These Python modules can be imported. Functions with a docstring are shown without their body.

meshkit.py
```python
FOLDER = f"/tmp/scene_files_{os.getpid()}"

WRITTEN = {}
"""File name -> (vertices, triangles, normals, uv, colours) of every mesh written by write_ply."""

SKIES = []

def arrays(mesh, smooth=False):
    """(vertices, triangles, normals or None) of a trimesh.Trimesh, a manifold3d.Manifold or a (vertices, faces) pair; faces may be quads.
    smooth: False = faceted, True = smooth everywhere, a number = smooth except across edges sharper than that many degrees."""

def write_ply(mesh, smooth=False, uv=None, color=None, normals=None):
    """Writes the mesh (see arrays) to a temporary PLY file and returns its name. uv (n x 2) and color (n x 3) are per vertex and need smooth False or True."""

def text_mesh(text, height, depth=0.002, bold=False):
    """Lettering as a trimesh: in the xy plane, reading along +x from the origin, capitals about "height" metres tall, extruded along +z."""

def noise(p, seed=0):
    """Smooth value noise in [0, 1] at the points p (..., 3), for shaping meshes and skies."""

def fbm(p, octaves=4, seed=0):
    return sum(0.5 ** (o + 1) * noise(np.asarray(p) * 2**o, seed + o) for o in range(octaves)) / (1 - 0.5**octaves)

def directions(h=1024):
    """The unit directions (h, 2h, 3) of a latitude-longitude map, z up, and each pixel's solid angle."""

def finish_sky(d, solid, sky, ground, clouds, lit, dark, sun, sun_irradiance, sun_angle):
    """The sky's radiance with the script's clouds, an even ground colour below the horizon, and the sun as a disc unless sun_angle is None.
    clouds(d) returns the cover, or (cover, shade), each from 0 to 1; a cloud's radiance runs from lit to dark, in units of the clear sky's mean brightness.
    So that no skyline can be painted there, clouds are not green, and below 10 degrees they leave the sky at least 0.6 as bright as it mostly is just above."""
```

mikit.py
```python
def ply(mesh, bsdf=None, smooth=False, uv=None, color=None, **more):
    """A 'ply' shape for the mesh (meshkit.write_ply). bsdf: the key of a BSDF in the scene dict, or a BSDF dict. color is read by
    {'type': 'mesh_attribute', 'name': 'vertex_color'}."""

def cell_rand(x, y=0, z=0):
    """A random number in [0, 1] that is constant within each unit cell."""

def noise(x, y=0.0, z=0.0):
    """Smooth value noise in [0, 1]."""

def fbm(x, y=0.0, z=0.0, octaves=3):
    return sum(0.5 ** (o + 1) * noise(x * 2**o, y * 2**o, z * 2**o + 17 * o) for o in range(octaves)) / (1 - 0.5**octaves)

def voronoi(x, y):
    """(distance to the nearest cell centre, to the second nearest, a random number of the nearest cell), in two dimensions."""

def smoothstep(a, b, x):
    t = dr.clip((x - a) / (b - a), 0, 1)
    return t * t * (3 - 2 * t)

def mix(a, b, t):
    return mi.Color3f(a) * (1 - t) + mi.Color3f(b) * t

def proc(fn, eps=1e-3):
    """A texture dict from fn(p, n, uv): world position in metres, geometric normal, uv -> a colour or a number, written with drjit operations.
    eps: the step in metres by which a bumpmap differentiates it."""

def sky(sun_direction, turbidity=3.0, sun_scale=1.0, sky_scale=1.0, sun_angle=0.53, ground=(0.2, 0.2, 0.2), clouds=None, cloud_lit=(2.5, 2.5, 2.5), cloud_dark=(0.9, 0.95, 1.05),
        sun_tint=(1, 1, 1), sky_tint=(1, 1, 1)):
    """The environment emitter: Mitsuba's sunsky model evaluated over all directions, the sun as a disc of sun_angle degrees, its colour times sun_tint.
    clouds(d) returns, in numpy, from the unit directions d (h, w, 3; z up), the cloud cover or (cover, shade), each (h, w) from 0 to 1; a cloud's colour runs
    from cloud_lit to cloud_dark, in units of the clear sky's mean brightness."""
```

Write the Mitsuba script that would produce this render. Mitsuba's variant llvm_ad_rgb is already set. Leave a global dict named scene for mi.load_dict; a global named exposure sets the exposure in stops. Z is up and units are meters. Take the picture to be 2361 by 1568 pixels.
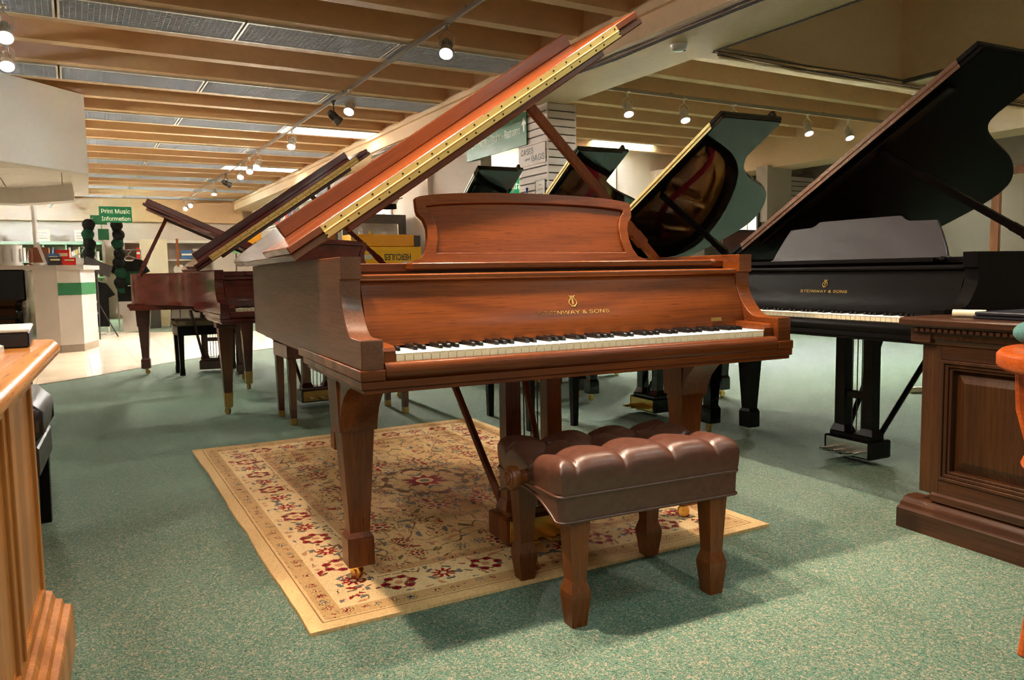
import math, random
import numpy as np, trimesh, shapely, mitsuba as mi, drjit as dr
import mikit, meshkit
from shapely.geometry import Polygon, Point, LineString, box as sbox
from shapely import affinity
from mikit import proc, noise, fbm, voronoi, cell_rand, smoothstep, mix

# ------------------------------------------------------------------ camera, light, exposure
exposure = 0.0
T4 = mi.ScalarTransform4f
FOC = 1787.9
CAM, YAW, PIT, ROL = np.array([-0.4974, -1.8395, 0.9258]), 0.4572, 0.0869, -0.0172
cf = np.array([math.sin(YAW) * math.cos(PIT), math.cos(YAW) * math.cos(PIT), -math.sin(PIT)])
cr = np.array([math.cos(YAW), -math.sin(YAW), 0.0])
cu = np.cross(cr, cf)
cu = -math.sin(ROL) * cr + math.cos(ROL) * cu
scene = {
    "camera": {"type": "perspective", "fov_axis": "x", "fov": math.degrees(2 * math.atan(2361 / 2 / FOC)), "near_clip": 0.05, "far_clip": 100.0,
               "to_world": T4().look_at(origin=CAM.tolist(), target=(CAM + cf).tolist(), up=cu.tolist())},
}
labels = {}
WARM, NEUT, COOL = (1.0, 0.76, 0.56), (1.0, 0.93, 0.80), (0.78, 1.0, 0.92)
# radiance of each kind of lamp
GAIN = dict(key=3900.0, front=700.0, far=6000.0, tube=7.0, bay=40.0, front_fill=7.0)

# ------------------------------------------------------------------ helpers
TH = 0.059                                     # the room's beams are turned by this against the front piano
def MT(x=0, y=0, z=0, rz=0, rx=0, ry=0, s=1.0):
    m = trimesh.transformations.euler_matrix(math.radians(rx), math.radians(ry), math.radians(rz), "sxyz")
    m[:3, :3] *= s
    m[:3, 3] = (x, y, z)
    return m
I4 = np.eye(4)
ROOM = MT(rz=math.degrees(TH))
def rm(x, y, z=0.0, rz=0.0):                   # a frame in room coordinates
    return ROOM @ MT(x, y, z, rz)
def uniq(k):
    if k not in USED:
        USED.add(k)
        return k
    i = NEXT.get(k, 1)
    while f"{k}_{i:03d}" in USED:
        i += 1
    NEXT[k] = i + 1
    USED.add(f"{k}_{i:03d}")
    return f"{k}_{i:03d}"
USED, NEXT, FRAME = set(), {}, {}
def thing(name, label=None, cat=None, M=I4, group=None, kind=None):
    k = uniq(name)
    FRAME[k] = M
    d = {}
    if label: d["label"] = label
    if cat: d["category"] = cat
    if group: d["group"] = group
    if kind: d["kind"] = kind
    labels[k] = d
    return k
def part(t, name, mesh, mat, smooth=35, M=None, label=None, kind=None, **more):
    k = uniq(t + "__" + name)
    FRAME[k] = FRAME[t]
    if isinstance(mesh, (list, tuple)): mesh = cat(*mesh)
    mesh = mesh.copy()
    mesh.apply_transform(FRAME[t] if M is None else FRAME[t] @ M)
    scene[k] = mikit.ply(mesh, mat, smooth=smooth, **more)
    if label or kind:
        labels[k] = {**({"label": label} if label else {}), **({"kind": kind} if kind else {})}
    return k
def share(t, name, ply, M, label=None):        # the same ply under another key
    k = uniq(t + "__" + name)
    FRAME[k] = FRAME[t]
    scene[k] = {**ply, "to_world": T4((FRAME[t] @ M).tolist())}
    if label: labels[k] = {"label": label}
    return k
def solo(name, mesh, mat, label, cat_, M=I4, group=None, kind=None, smooth=35, **more):
    k = thing(name, label, cat_, M, group, kind)
    if isinstance(mesh, (list, tuple)): mesh = cat(*mesh)
    mesh = mesh.copy()
    mesh.apply_transform(M)
    scene[k] = mikit.ply(mesh, mat, smooth=smooth, **more)
    return k
def cat(*ms):
    return trimesh.util.concatenate([m for m in ms])
def xf(m, M):
    m = m.copy()
    m.apply_transform(M)
    return m
def box(x0, x1, y0, y1, z0, z1, b=0.0):
    if x1 < x0: x0, x1 = x1, x0
    if y1 < y0: y0, y1 = y1, y0
    if z1 < z0: z0, z1 = z1, z0
    b = min(b, 0.45 * min(x1 - x0, y1 - y0, z1 - z0))
    if b <= 0:
        m = trimesh.creation.box(extents=(x1 - x0, y1 - y0, z1 - z0))
        m.apply_translation(((x0 + x1) / 2, (y0 + y1) / 2, (z0 + z1) / 2))
        return m
    pts = []
    for x, sx in ((x0, 1), (x1, -1)):
        for y, sy in ((y0, 1), (y1, -1)):
            for z, sz in ((z0, 1), (z1, -1)):
                pts += [(x + sx * b, y + sy * b, z), (x + sx * b, y, z + sz * b), (x, y + sy * b, z + sz * b)]
    return trimesh.convex.convex_hull(np.array(pts))
def hull(pts):
    return trimesh.convex.convex_hull(np.array(pts, float))
def frus(x, y, z0, w0, d0, z1, w1, d1, x1=None, y1=None):   # a tapered square post
    x1, y1 = x if x1 is None else x1, y if y1 is None else y1
    return hull([(x + a * w0 / 2, y + b * d0 / 2, z0) for a in (-1, 1) for b in (-1, 1)] + [(x1 + a * w1 / 2, y1 + b * d1 / 2, z1) for a in (-1, 1) for b in (-1, 1)])
def cyl(p0, p1, r, n=16, r2=None):
    return tube([p0, p1], [r, r if r2 is None else r2], n)
def tube(pts, r, n=8, cap=True):
    p = np.asarray(pts, float)
    r = np.broadcast_to(np.asarray(r, float), (len(p),))
    t = np.gradient(p, axis=0)
    t /= np.linalg.norm(t, axis=1, keepdims=True) + 1e-12
    a = np.cross(t[0], (0, 0, 1.0) if abs(t[0][2]) < .9 else (1.0, 0, 0))
    A = []
    for i in range(len(p)):
        a = a - t[i] * (a @ t[i])
        a /= np.linalg.norm(a)
        A.append(a)
    A = np.array(A)
    B = np.cross(t, A)
    g = np.arange(n) * 2 * np.pi / n
    v = (p[:, None] + r[:, None, None] * (np.cos(g)[None, :, None] * A[:, None] + np.sin(g)[None, :, None] * B[:, None])).reshape(-1, 3)
    f = []
    for i in range(len(p) - 1):
        for j in range(n):
            q, w = i * n + j, i * n + (j + 1) % n
            f += [(q, w, w + n), (q, w + n, q + n)]
    if cap:
        v = np.vstack([v, p[0], p[-1]])
        m = len(v) - 2
        for j in range(n):
            f += [(m, (j + 1) % n, j), (m + 1, (len(p) - 1) * n + j, (len(p) - 1) * n + (j + 1) % n)]
    return trimesh.Trimesh(v, f, process=False)
def lathe(prof, n=24, M=I4):
    pr = np.asarray(prof, float)
    g = np.arange(n) * 2 * np.pi / n
    v = np.stack([pr[:, None, 0] * np.cos(g), pr[:, None, 0] * np.sin(g), np.broadcast_to(pr[:, None, 1], (len(pr), n))], -1).reshape(-1, 3)
    f = []
    for i in range(len(pr) - 1):
        for j in range(n):
            q, w = i * n + j, i * n + (j + 1) % n
            f += [(q, w, w + n), (q, w + n, q + n)]
    return xf(trimesh.Trimesh(v, f, process=False), M)
AX = {"z": np.eye(4), "x": np.array([[0, 0, 1, 0], [1, 0, 0, 0], [0, 1, 0, 0], [0, 0, 0, 1.0]]), "y": np.array([[1, 0, 0, 0], [0, 0, 1, 0], [0, 1, 0, 0], [0, 0, 0, 1.0]])}
def prism(poly, axis, a0, a1):                 # polygon (for z: x,y; for x: y,z; for y: x,z) extruded from a0 to a1
    if not isinstance(poly, (Polygon, shapely.MultiPolygon)): poly = Polygon(poly)
    if not poly.is_valid: poly = poly.buffer(0)
    out = []
    for g in getattr(poly, "geoms", [poly]):
        m = trimesh.creation.extrude_polygon(g, a1 - a0, engine="earcut")
        m.apply_translation((0, 0, a0))
        m.apply_transform(AX[axis])
        out.append(m)
    return cat(*out)
def bprism(poly, axis, a0, a1, b=0.003):       # the same with its far and near edges chamfered
    if not isinstance(poly, Polygon): poly = Polygon(poly)
    ring = np.array(poly.exterior.coords)[:-1]
    if Polygon(ring).exterior.is_ccw is False: ring = ring[::-1]
    n = len(ring)
    e = np.roll(ring, -1, 0) - ring
    e /= np.linalg.norm(e, axis=1, keepdims=True) + 1e-12
    nn = np.stack([-e[:, 1], e[:, 0]], 1)
    mit = nn + np.roll(nn, 1, 0)
    mit /= np.maximum((mit * nn).sum(1, keepdims=True), .35)
    inn = ring + mit * b
    L = [(inn, a0), (ring, a0 + b), (ring, a1 - b), (inn, a1)]
    v = np.vstack([np.c_[q, np.full(n, h)] for q, h in L])
    f = []
    for i in range(3):
        for j in range(n):
            q, w = i * n + j, i * n + (j + 1) % n
            f += [(q, w, w + n), (q, w + n, q + n)]
    tv, tf = trimesh.creation.triangulate_polygon(Polygon(inn), engine="earcut")
    from scipy.spatial import cKDTree
    ix = cKDTree(inn).query(tv)[1]
    tf = ix[tf]
    f = np.vstack([np.array(f), tf[:, ::-1], tf + 3 * n])
    m = trimesh.Trimesh(v, f, process=False)
    m.apply_transform(AX[axis])
    return m
def spline(pts, n=60):
    from scipy.interpolate import CubicSpline
    p = np.asarray(pts, float)
    s = np.r_[0, np.cumsum(np.linalg.norm(np.diff(p, axis=0), axis=1))]
    return CubicSpline(s, p)(np.linspace(0, s[-1], n))
def text(txt, h, depth=0.002, bold=False, width=None):
    m = meshkit.text_mesh(txt, h, depth, bold)
    m.apply_translation((-m.bounds[0][0], 0, 0))
    if width: m.apply_scale([width / m.bounds[1][0], 1, 1])
    return m
UP = np.array([[1, 0, 0, 0], [0, 0, -1, 0], [0, 1, 0, 0], [0, 0, 0, 1.0]])      # text that stands upright, read from -y
def rod_between(p0, p1, w, d=None):            # a square bar
    p0, p1 = np.asarray(p0, float), np.asarray(p1, float)
    t = (p1 - p0) / np.linalg.norm(p1 - p0)
    a = np.cross(t, (0, 1.0, 0) if abs(t[1]) < .9 else (1.0, 0, 0))
    a /= np.linalg.norm(a)
    b = np.cross(t, a)
    d = w if d is None else d
    return hull([p + i * a * w / 2 + j * b * d / 2 for p in (p0, p1) for i in (-1, 1) for j in (-1, 1)])

# ------------------------------------------------------------------ materials
def two(d): return {"type": "twosided", "bsdf": d}
def rgb(c): return {"type": "rgb", "value": [float(x) for x in c]}
def lin(r, g, b):                              # sRGB 0..255 -> linear
    return tuple((x / 255 / 12.92) if x < 10 else ((x / 255 + .055) / 1.055) ** 2.4 for x in (r, g, b))
def mat(key, base, rough=0.5, metal=0.0, coat=0.0, spec=0.5, bump=None, sheen=0.0, cg=0.9):
    d = {"type": "principled", "base_color": proc(base) if callable(base) else rgb(base), "metallic": metal, "specular": spec,
         "roughness": proc(rough) if callable(rough) else float(rough)}
    if coat: d |= {"clearcoat": coat, "clearcoat_gloss": cg}
    if sheen: d["sheen"] = sheen
    if bump: d = {"type": "bumpmap", "arbitrary": proc(bump[0], bump[2] if len(bump) > 2 else 1e-3), "scale": bump[1], "bsdf": d}
    scene[key] = two(d)
    return key
def wood(c1, c2, c3, axis, s=1.0, M=None):     # grain that runs along one axis of the piece
    Mi = None if M is None else np.linalg.inv(M).tolist()
    def fn(p, n, uv):
        if Mi is not None:
            q = [Mi[i][0] * p.x + Mi[i][1] * p.y + Mi[i][2] * p.z + Mi[i][3] for i in range(3)]
        else:
            q = [p.x, p.y, p.z]
        a = q[axis]
        b, c = [q[i] for i in range(3) if i != axis]
        w = noise(a * 1.7 * s, b * 5 * s, c * 5 * s)
        big = fbm(a * 1.1 * s + 3.1, b * 13 * s + 2 * w, c * 13 * s + 2 * w, 2)
        fine = noise(a * 11 * s, b * 210 * s, c * 210 * s)
        pore = smoothstep(0.72, 0.95, noise(a * 26 * s + 9, b * 420 * s, c * 420 * s))
        col = mix(c1, c2, smoothstep(0.25, 0.75, big * 0.75 + fine * 0.25))
        return mix(col, c3, dr.clip(pore * 0.55 + 0.25 * smoothstep(0.6, 0.9, w), 0, 0.8))
    return fn
WAL = (lin(82, 38, 14), lin(116, 58, 20), lin(48, 20, 8))
WAL2 = (lin(76, 44, 26), lin(98, 58, 34), lin(52, 28, 16))
for i, ax in enumerate("xyz"):
    mat("walnut_" + ax, wood(*WAL, i), rough=0.26, coat=0.12, spec=0.35)
    mat("bench_wood_" + ax, wood(lin(82, 40, 12), lin(112, 58, 18), lin(50, 22, 8), i), rough=0.38, spec=0.4, coat=0.15)
mat("walnut_side", wood(*WAL2, 1), rough=0.30, coat=0.4, spec=0.5)
LIDM = MT(-0.066, 0, 0.966, ry=-33.85)
mat("walnut_lid_u", wood(lin(98, 46, 20), lin(122, 60, 26), lin(64, 30, 12), 0, 1.0, LIDM), rough=0.20, coat=0.6, spec=0.5)
mat("walnut_lid_y", wood(*WAL2, 1, 1.0, LIDM), rough=0.24, coat=0.6, spec=0.5)
mat("mahogany", wood(lin(52, 10, 10), lin(76, 16, 14), lin(34, 6, 6), 1), rough=0.10, coat=0.8, spec=0.5)
mat("mahogany_dark", wood(lin(46, 12, 10), lin(64, 18, 13), lin(28, 8, 6), 2), rough=0.22, coat=0.5)
mat("rosewood", wood(lin(66, 22, 14), lin(88, 34, 20), lin(38, 12, 8), 0), rough=0.16, coat=0.7)
mat("black_satin", lin(12, 10, 10), rough=0.32, spec=0.12)
mat("black_lid", lin(9, 8, 8), rough=0.5, spec=0.03)
mat("black_brushed", lin(44, 40, 44), rough=lambda p, n, uv: 0.20 + 0.16 * noise(p.x * 8, p.y * 8, p.z * 700), spec=1.0, coat=0.5)
mat("black_gloss", lin(6, 6, 6), rough=0.035, spec=0.32)
mat("brass", lin(222, 184, 106), rough=0.24, metal=1.0)
mat("brass_strip", lin(232, 196, 116), rough=0.36, metal=0.55, spec=0.8)
mat("brass_old", lin(176, 146, 86), rough=0.34, metal=0.8)
mat("bronze_strip", lin(150, 118, 100), rough=0.30, metal=1.0)
mat("chrome", lin(205, 205, 205), rough=0.16, metal=1.0)
mat("gold_plate", lin(196, 140, 66), rough=0.38, metal=0.35)
mat("string_steel", lin(150, 130, 110), rough=0.3, metal=1.0)
mat("soundboard", wood(lin(150, 92, 42), lin(184, 122, 62), lin(110, 64, 30), 1), rough=0.3)
mat("red_felt", lin(150, 14, 40), rough=0.9, spec=0.1)
mat("screw_dark", lin(40, 30, 18), rough=0.45, metal=0.6)
mat("ivory", lin(252, 246, 226), rough=0.22, spec=0.5, coat=0.3)
mat("ivory_front", lin(242, 230, 196), rough=0.3, spec=0.5)
mat("ebony", lin(16, 15, 16), rough=0.24, spec=0.5)
mat("gold_letter", lin(196, 160, 84), rough=0.4, metal=0.6)
mat("gold_letter_worn", lambda p, n, uv: mix(lin(112, 78, 34), lin(186, 152, 84), smoothstep(0.66, 0.74, p.x + 0.12 * noise(p.x * 90, p.y * 90, p.z * 90))), rough=0.5, metal=0.3)
def hide(p, n, uv):
    g = fbm(p.x * 60, p.y * 60, p.z * 60, 2)
    return mix(lin(66, 38, 28), lin(80, 47, 35), g)
mat("leather", hide, rough=lambda p, n, uv: 0.30 + 0.08 * noise(p.x * 40, p.y * 40, p.z * 40), spec=0.8,
    bump=(lambda p, n, uv: noise(p.x * 700, p.y * 700, p.z * 700), 0.00012, 4e-4))
mat("leather_black", lin(44, 36, 36), rough=0.35, spec=0.5)
mat("velvet_gold", lin(112, 98, 76), rough=0.85, spec=0.2, sheen=0.6)
mat("oak_top", wood(lin(176, 104, 46), lin(206, 134, 66), lin(132, 74, 30), 1, 0.8), rough=0.16, coat=0.7)
mat("oak_side", wood(lin(150, 92, 40), lin(184, 120, 58), lin(112, 66, 26), 2, 0.8), rough=0.3, coat=0.3)
mat("desk_wood", wood(lin(52, 28, 12), lin(76, 44, 18), lin(32, 16, 7), 2, 0.7), rough=0.34, coat=0.15)
mat("desk_wood_h", wood(lin(50, 27, 13), lin(72, 40, 20), lin(30, 16, 8), 1, 0.7), rough=0.34, coat=0.2)
mat("chair_wood", wood(lin(150, 62, 18), lin(186, 86, 28), lin(110, 44, 12), 1), rough=0.24, coat=0.5)
mat("teal_cloth", lambda p, n, uv: mix(lin(62, 100, 98), lin(92, 132, 128), noise(p.x * 500, p.y * 500, p.z * 500)), rough=0.9, spec=0.1)
def carpet(p, n, uv):
    a = cell_rand(dr.floor(p.x * 520), dr.floor(p.y * 520))
    b = noise(p.x * 330, p.y * 330, 3.0)
    c = noise(p.x * 190 + 5, p.y * 190, 9.0)
    col = mix(lin(54, 88, 77), lin(104, 128, 110), smoothstep(0.1, 0.9, 0.5 * a + 0.5 * b))
    col = mix(col, lin(166, 148, 130), smoothstep(0.54, 0.84, 0.5 * c + 0.5 * cell_rand(dr.floor(p.x * 420), dr.floor(p.y * 420), 5)) * 0.75)
    col = mix(col, lin(40, 52, 48), smoothstep(0.70, 0.95, noise(p.x * 260, p.y * 260, 21.0)) * 0.6)
    patch = noise(p.x * 2.1, p.y * 2.1, 0.0)
    return col * (0.95 + 0.10 * patch)
mat("carpet", carpet, rough=0.95, spec=0.08, sheen=0.25)
for i, c in enumerate([(222, 206, 186), (216, 198, 178), (226, 212, 194)]):
    mat(f"floor_tile_{i}", (lambda c: lambda p, n, uv: mix(lin(*c), lin(c[0] - 14, c[1] - 16, c[2] - 18), fbm(p.x * 5, p.y * 5, 0.0, 2)))(c), rough=0.12, spec=0.5)
mat("grout", lin(150, 138, 124), rough=0.8)
def grime(c, amt=0.06, s=1.5):
    c2 = tuple(x * (1 - amt * 3) for x in c)
    return lambda p, n, uv: mix(c, c2, 0.6 * fbm(p.x * s, p.y * s, p.z * s, 2) + 0.4 * noise(p.x * 30, p.y * 30, p.z * 30))
mat("ceiling_paint", grime(lin(228, 198, 162)), rough=0.75, spec=0.2)
mat("beam_paint", grime(lin(220, 182, 140)), rough=0.7, spec=0.25)
mat("wall_paint", grime(lin(204, 190, 178), .04), rough=0.8, spec=0.2)
mat("wall_grey", grime(lin(176, 164, 154), .04), rough=0.8, spec=0.2)
mat("wall_white", grime(lin(236, 230, 218), .02), rough=0.8, spec=0.2)
mat("soffit_paint", grime(lin(226, 222, 212), .03), rough=0.7, spec=0.2)
mat("slat_board", grime(lin(206, 192, 184), .03), rough=0.6)
mat("groove_dark", lin(70, 60, 54), rough=0.8)
mat("laminate", grime(lin(204, 192, 182), .03, 3), rough=0.45)
mat("laminate_top", grime(lin(196, 184, 176), .03, 3), rough=0.35)
mat("green_laminate", lin(14, 84, 48), rough=0.4)
mat("toe_kick", grime(lin(150, 136, 118), .05, 4), rough=0.6)
mat("sign_green", lin(0, 108, 66), rough=0.35)
mat("sign_green_pale", lin(28, 104, 66), rough=0.35)
mat("sign_letter", lin(240, 240, 234), rough=0.5)
mat("letter_dark", lin(70, 74, 78), rough=0.6)
mat("letter_teal", lin(20, 66, 92), rough=0.6)
mat("metal_white", lin(222, 218, 208), rough=0.4, spec=0.5)
mat("metal_grey", lin(140, 138, 134), rough=0.35, metal=0.6)
mat("metal_dark", lin(60, 58, 54), rough=0.4, metal=0.5)
mat("louver", lin(228, 234, 246), rough=0.3, metal=0.1, spec=0.8)
mat("fixture_inside", lin(232, 236, 246), rough=0.5)
mat("plastic_black", lin(18, 18, 20), rough=0.4)
mat("cloth_black", lin(10, 12, 12), rough=0.95, spec=0.1)
mat("cloth_white", lin(206, 200, 192), rough=0.95, spec=0.1)
mat("cloth_green", lin(12, 40, 28), rough=0.95, spec=0.1)
mat("paper", lin(236, 232, 222), rough=0.8, spec=0.2)
mat("paper_pale", lin(232, 226, 190), rough=0.8)
mat("shelf_green", lin(120, 186, 140), rough=0.5)
mat("yellow_card", lin(240, 178, 16), rough=0.45)
mat("yellow_deep", lin(226, 150, 14), rough=0.45)
mat("red_card", lin(206, 34, 26), rough=0.5)
mat("blue_card", lin(52, 96, 150), rough=0.5)
mat("brown_card", lin(104, 56, 26), rough=0.6)
mat("blue_plastic", lin(22, 44, 150), rough=0.25)
mat("white_plastic", lin(232, 230, 226), rough=0.3)
mat("orange_cloth", lin(236, 150, 26), rough=0.9)
mat("cream", lin(238, 224, 186), rough=0.4)
mat("folder_black", lin(34, 37, 44), rough=0.35)
mat("wire_grey", lin(150, 132, 116), rough=0.6)
mat("wire_dark", lin(44, 38, 34), rough=0.6)
mat("trim_brown", wood(lin(120, 66, 26), lin(150, 86, 38), lin(90, 46, 18), 2), rough=0.4)
mat("exit_case", lin(190, 176, 168), rough=0.5)
scene["glass_pane"] = {"type": "thindielectric", "int_ior": 1.5}
BOOKS = []
rb = random.Random(5)
for i, c in enumerate([(206, 190, 170), (222, 210, 190), (190, 60, 50), (70, 90, 130), (200, 160, 70), (120, 80, 60), (90, 120, 90), (180, 170, 165), (160, 120, 110), (235, 230, 220)]):
    BOOKS.append(mat(f"book_cover_{i}", lin(*c), rough=0.55))

# ------------------------------------------------------------------ grand pianos
def rim_outline(W, L, ya):
    c = spline([(0, .62 * L), (.012 * W, .80 * L), (.085 * W, .925 * L), (.22 * W, .985 * L), (.36 * W, L), (.50 * W, .975 * L), (.60 * W, .90 * L), (.655 * W, .80 * L),
                (.70 * W, .70 * L), (.765 * W, .60 * L), (.86 * W, .525 * L), (.95 * W, .455 * L), (.99 * W, .385 * L), (W, .33 * L)], 70)
    return np.vstack([[(0, ya)], [(0, .5 * L)], c, [(W, ya)]])
ARM = [(0, .6935), (0, .762), (.003, .767), (.088, .767), (.112, .772), (.134, .786), (.152, .804), (.170, .828), (.183, .850), (.190, .872), (.190, .912), (.178, .916), (.178, .974), (.47, .974), (.47, .6935)]
WPLY = {}
def keys(t, x0, y0, z0, white="ivory", black="ebony", front="ivory_front", first=0, last=52):
    s = 1.222 / 52
    if not WPLY:
        WPLY["w"] = xf(box(0.0005, s - 0.0005, 0, 0.148, -0.0035, 0, 0.0012), I4)
        WPLY["f"] = box(0.0009, s - 0.0009, 0.0012, 0.012, -0.021, -0.0036, 0.0006)
        WPLY["b"] = hull([(-.0058, .052, -.002), (.0058, .052, -.002), (-.0058, .148, -.002), (.0058, .148, -.002), (-.0048, .056, .009), (.0048, .056, .009),
                          (-.0042, .060, .0118), (.0042, .060, .0118), (-.0042, .148, .0118), (.0042, .148, .0118)])
    pl = [mikit.ply(WPLY[k], m, smooth=False) for k, m in (("w", white), ("f", front), ("b", black))]
    for i in range(first, last):
        M = MT(x0 + i * s, y0, z0)
        k = share(t, "white_key", pl[0], M)
        share(k, "key_front", pl[1], M)
        if i < 51 and i % 7 in (0, 2, 3, 5, 6):          # from A: a black key follows A, C, D, F, G
            share(t, "black_key", pl[2], MT(x0 + (i + 1) * s, y0, z0))
def caster(t, leg, x, y, metal, big=1.0, turn=20, base=0.0):
    r = .021 * big
    M = MT(x, y, base, turn)
    parts = [xf(cyl((-.009 * big, .012, r), (-.003 * big, .012, r), r, 18), M), xf(cyl((.003 * big, .012, r), (.009 * big, .012, r), r, 18), M),
             xf(cyl((-.013 * big, .012, r), (.013 * big, .012, r), .006, 10), M), xf(hull([(a * .012, b, r * 1.9 + c) for a in (-1, 1) for b in (-.012, .014) for c in (0, .01)]), M),
             xf(cyl((0, 0, r * 1.8), (0, 0, r * 1.8 + .03), .009, 12), M)]
    part(leg, "caster", parts, metal, label="brass caster under the leg" if "brass" in metal else None)
def spade_leg(t, x, y, mats, front=True, z0=.055):
    m = [bprism([(x - .040, y - .037), (x + .040, y - .037), (x + .040, y + .037), (x - .040, y + .037)], "z", z0, .143, .003),
         frus(x, y, .143, .079, .073, .159, .060, .056), frus(x, y, .159, .060, .056, .47, .098, .086), frus(x, y, .47, .112, .104, .634, .126, .112)]
    if front:
        m.append(prism([(y + .05, .634), (y + .05, .475), (y - .054, .475), (y - .062, .505), (y - .082, .545), (y - .115, .580), (y - .16, .608), (y - .20, .622), (y - .205, .634)], "x", x - .056, x + .056))
    return part(t, "leg", m, mats, 30)
def tapered_leg(t, x, y, m, ferrule=None):
    h = .15 if ferrule else .06
    k = part(t, "leg", [frus(x, y, h - .005, .052, .052, .60, .098, .098), box(x - .062, x + .062, y - .062, y + .062, .59, .66, .003)], m, 30)
    if ferrule: part(k, "ferrule", [frus(x, y, .048, .050, .050, .135, .056, .056), box(x - .030, x + .030, y - .030, y + .030, .128, h, .003)], ferrule, label="brass ferrule")
    return k
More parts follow.
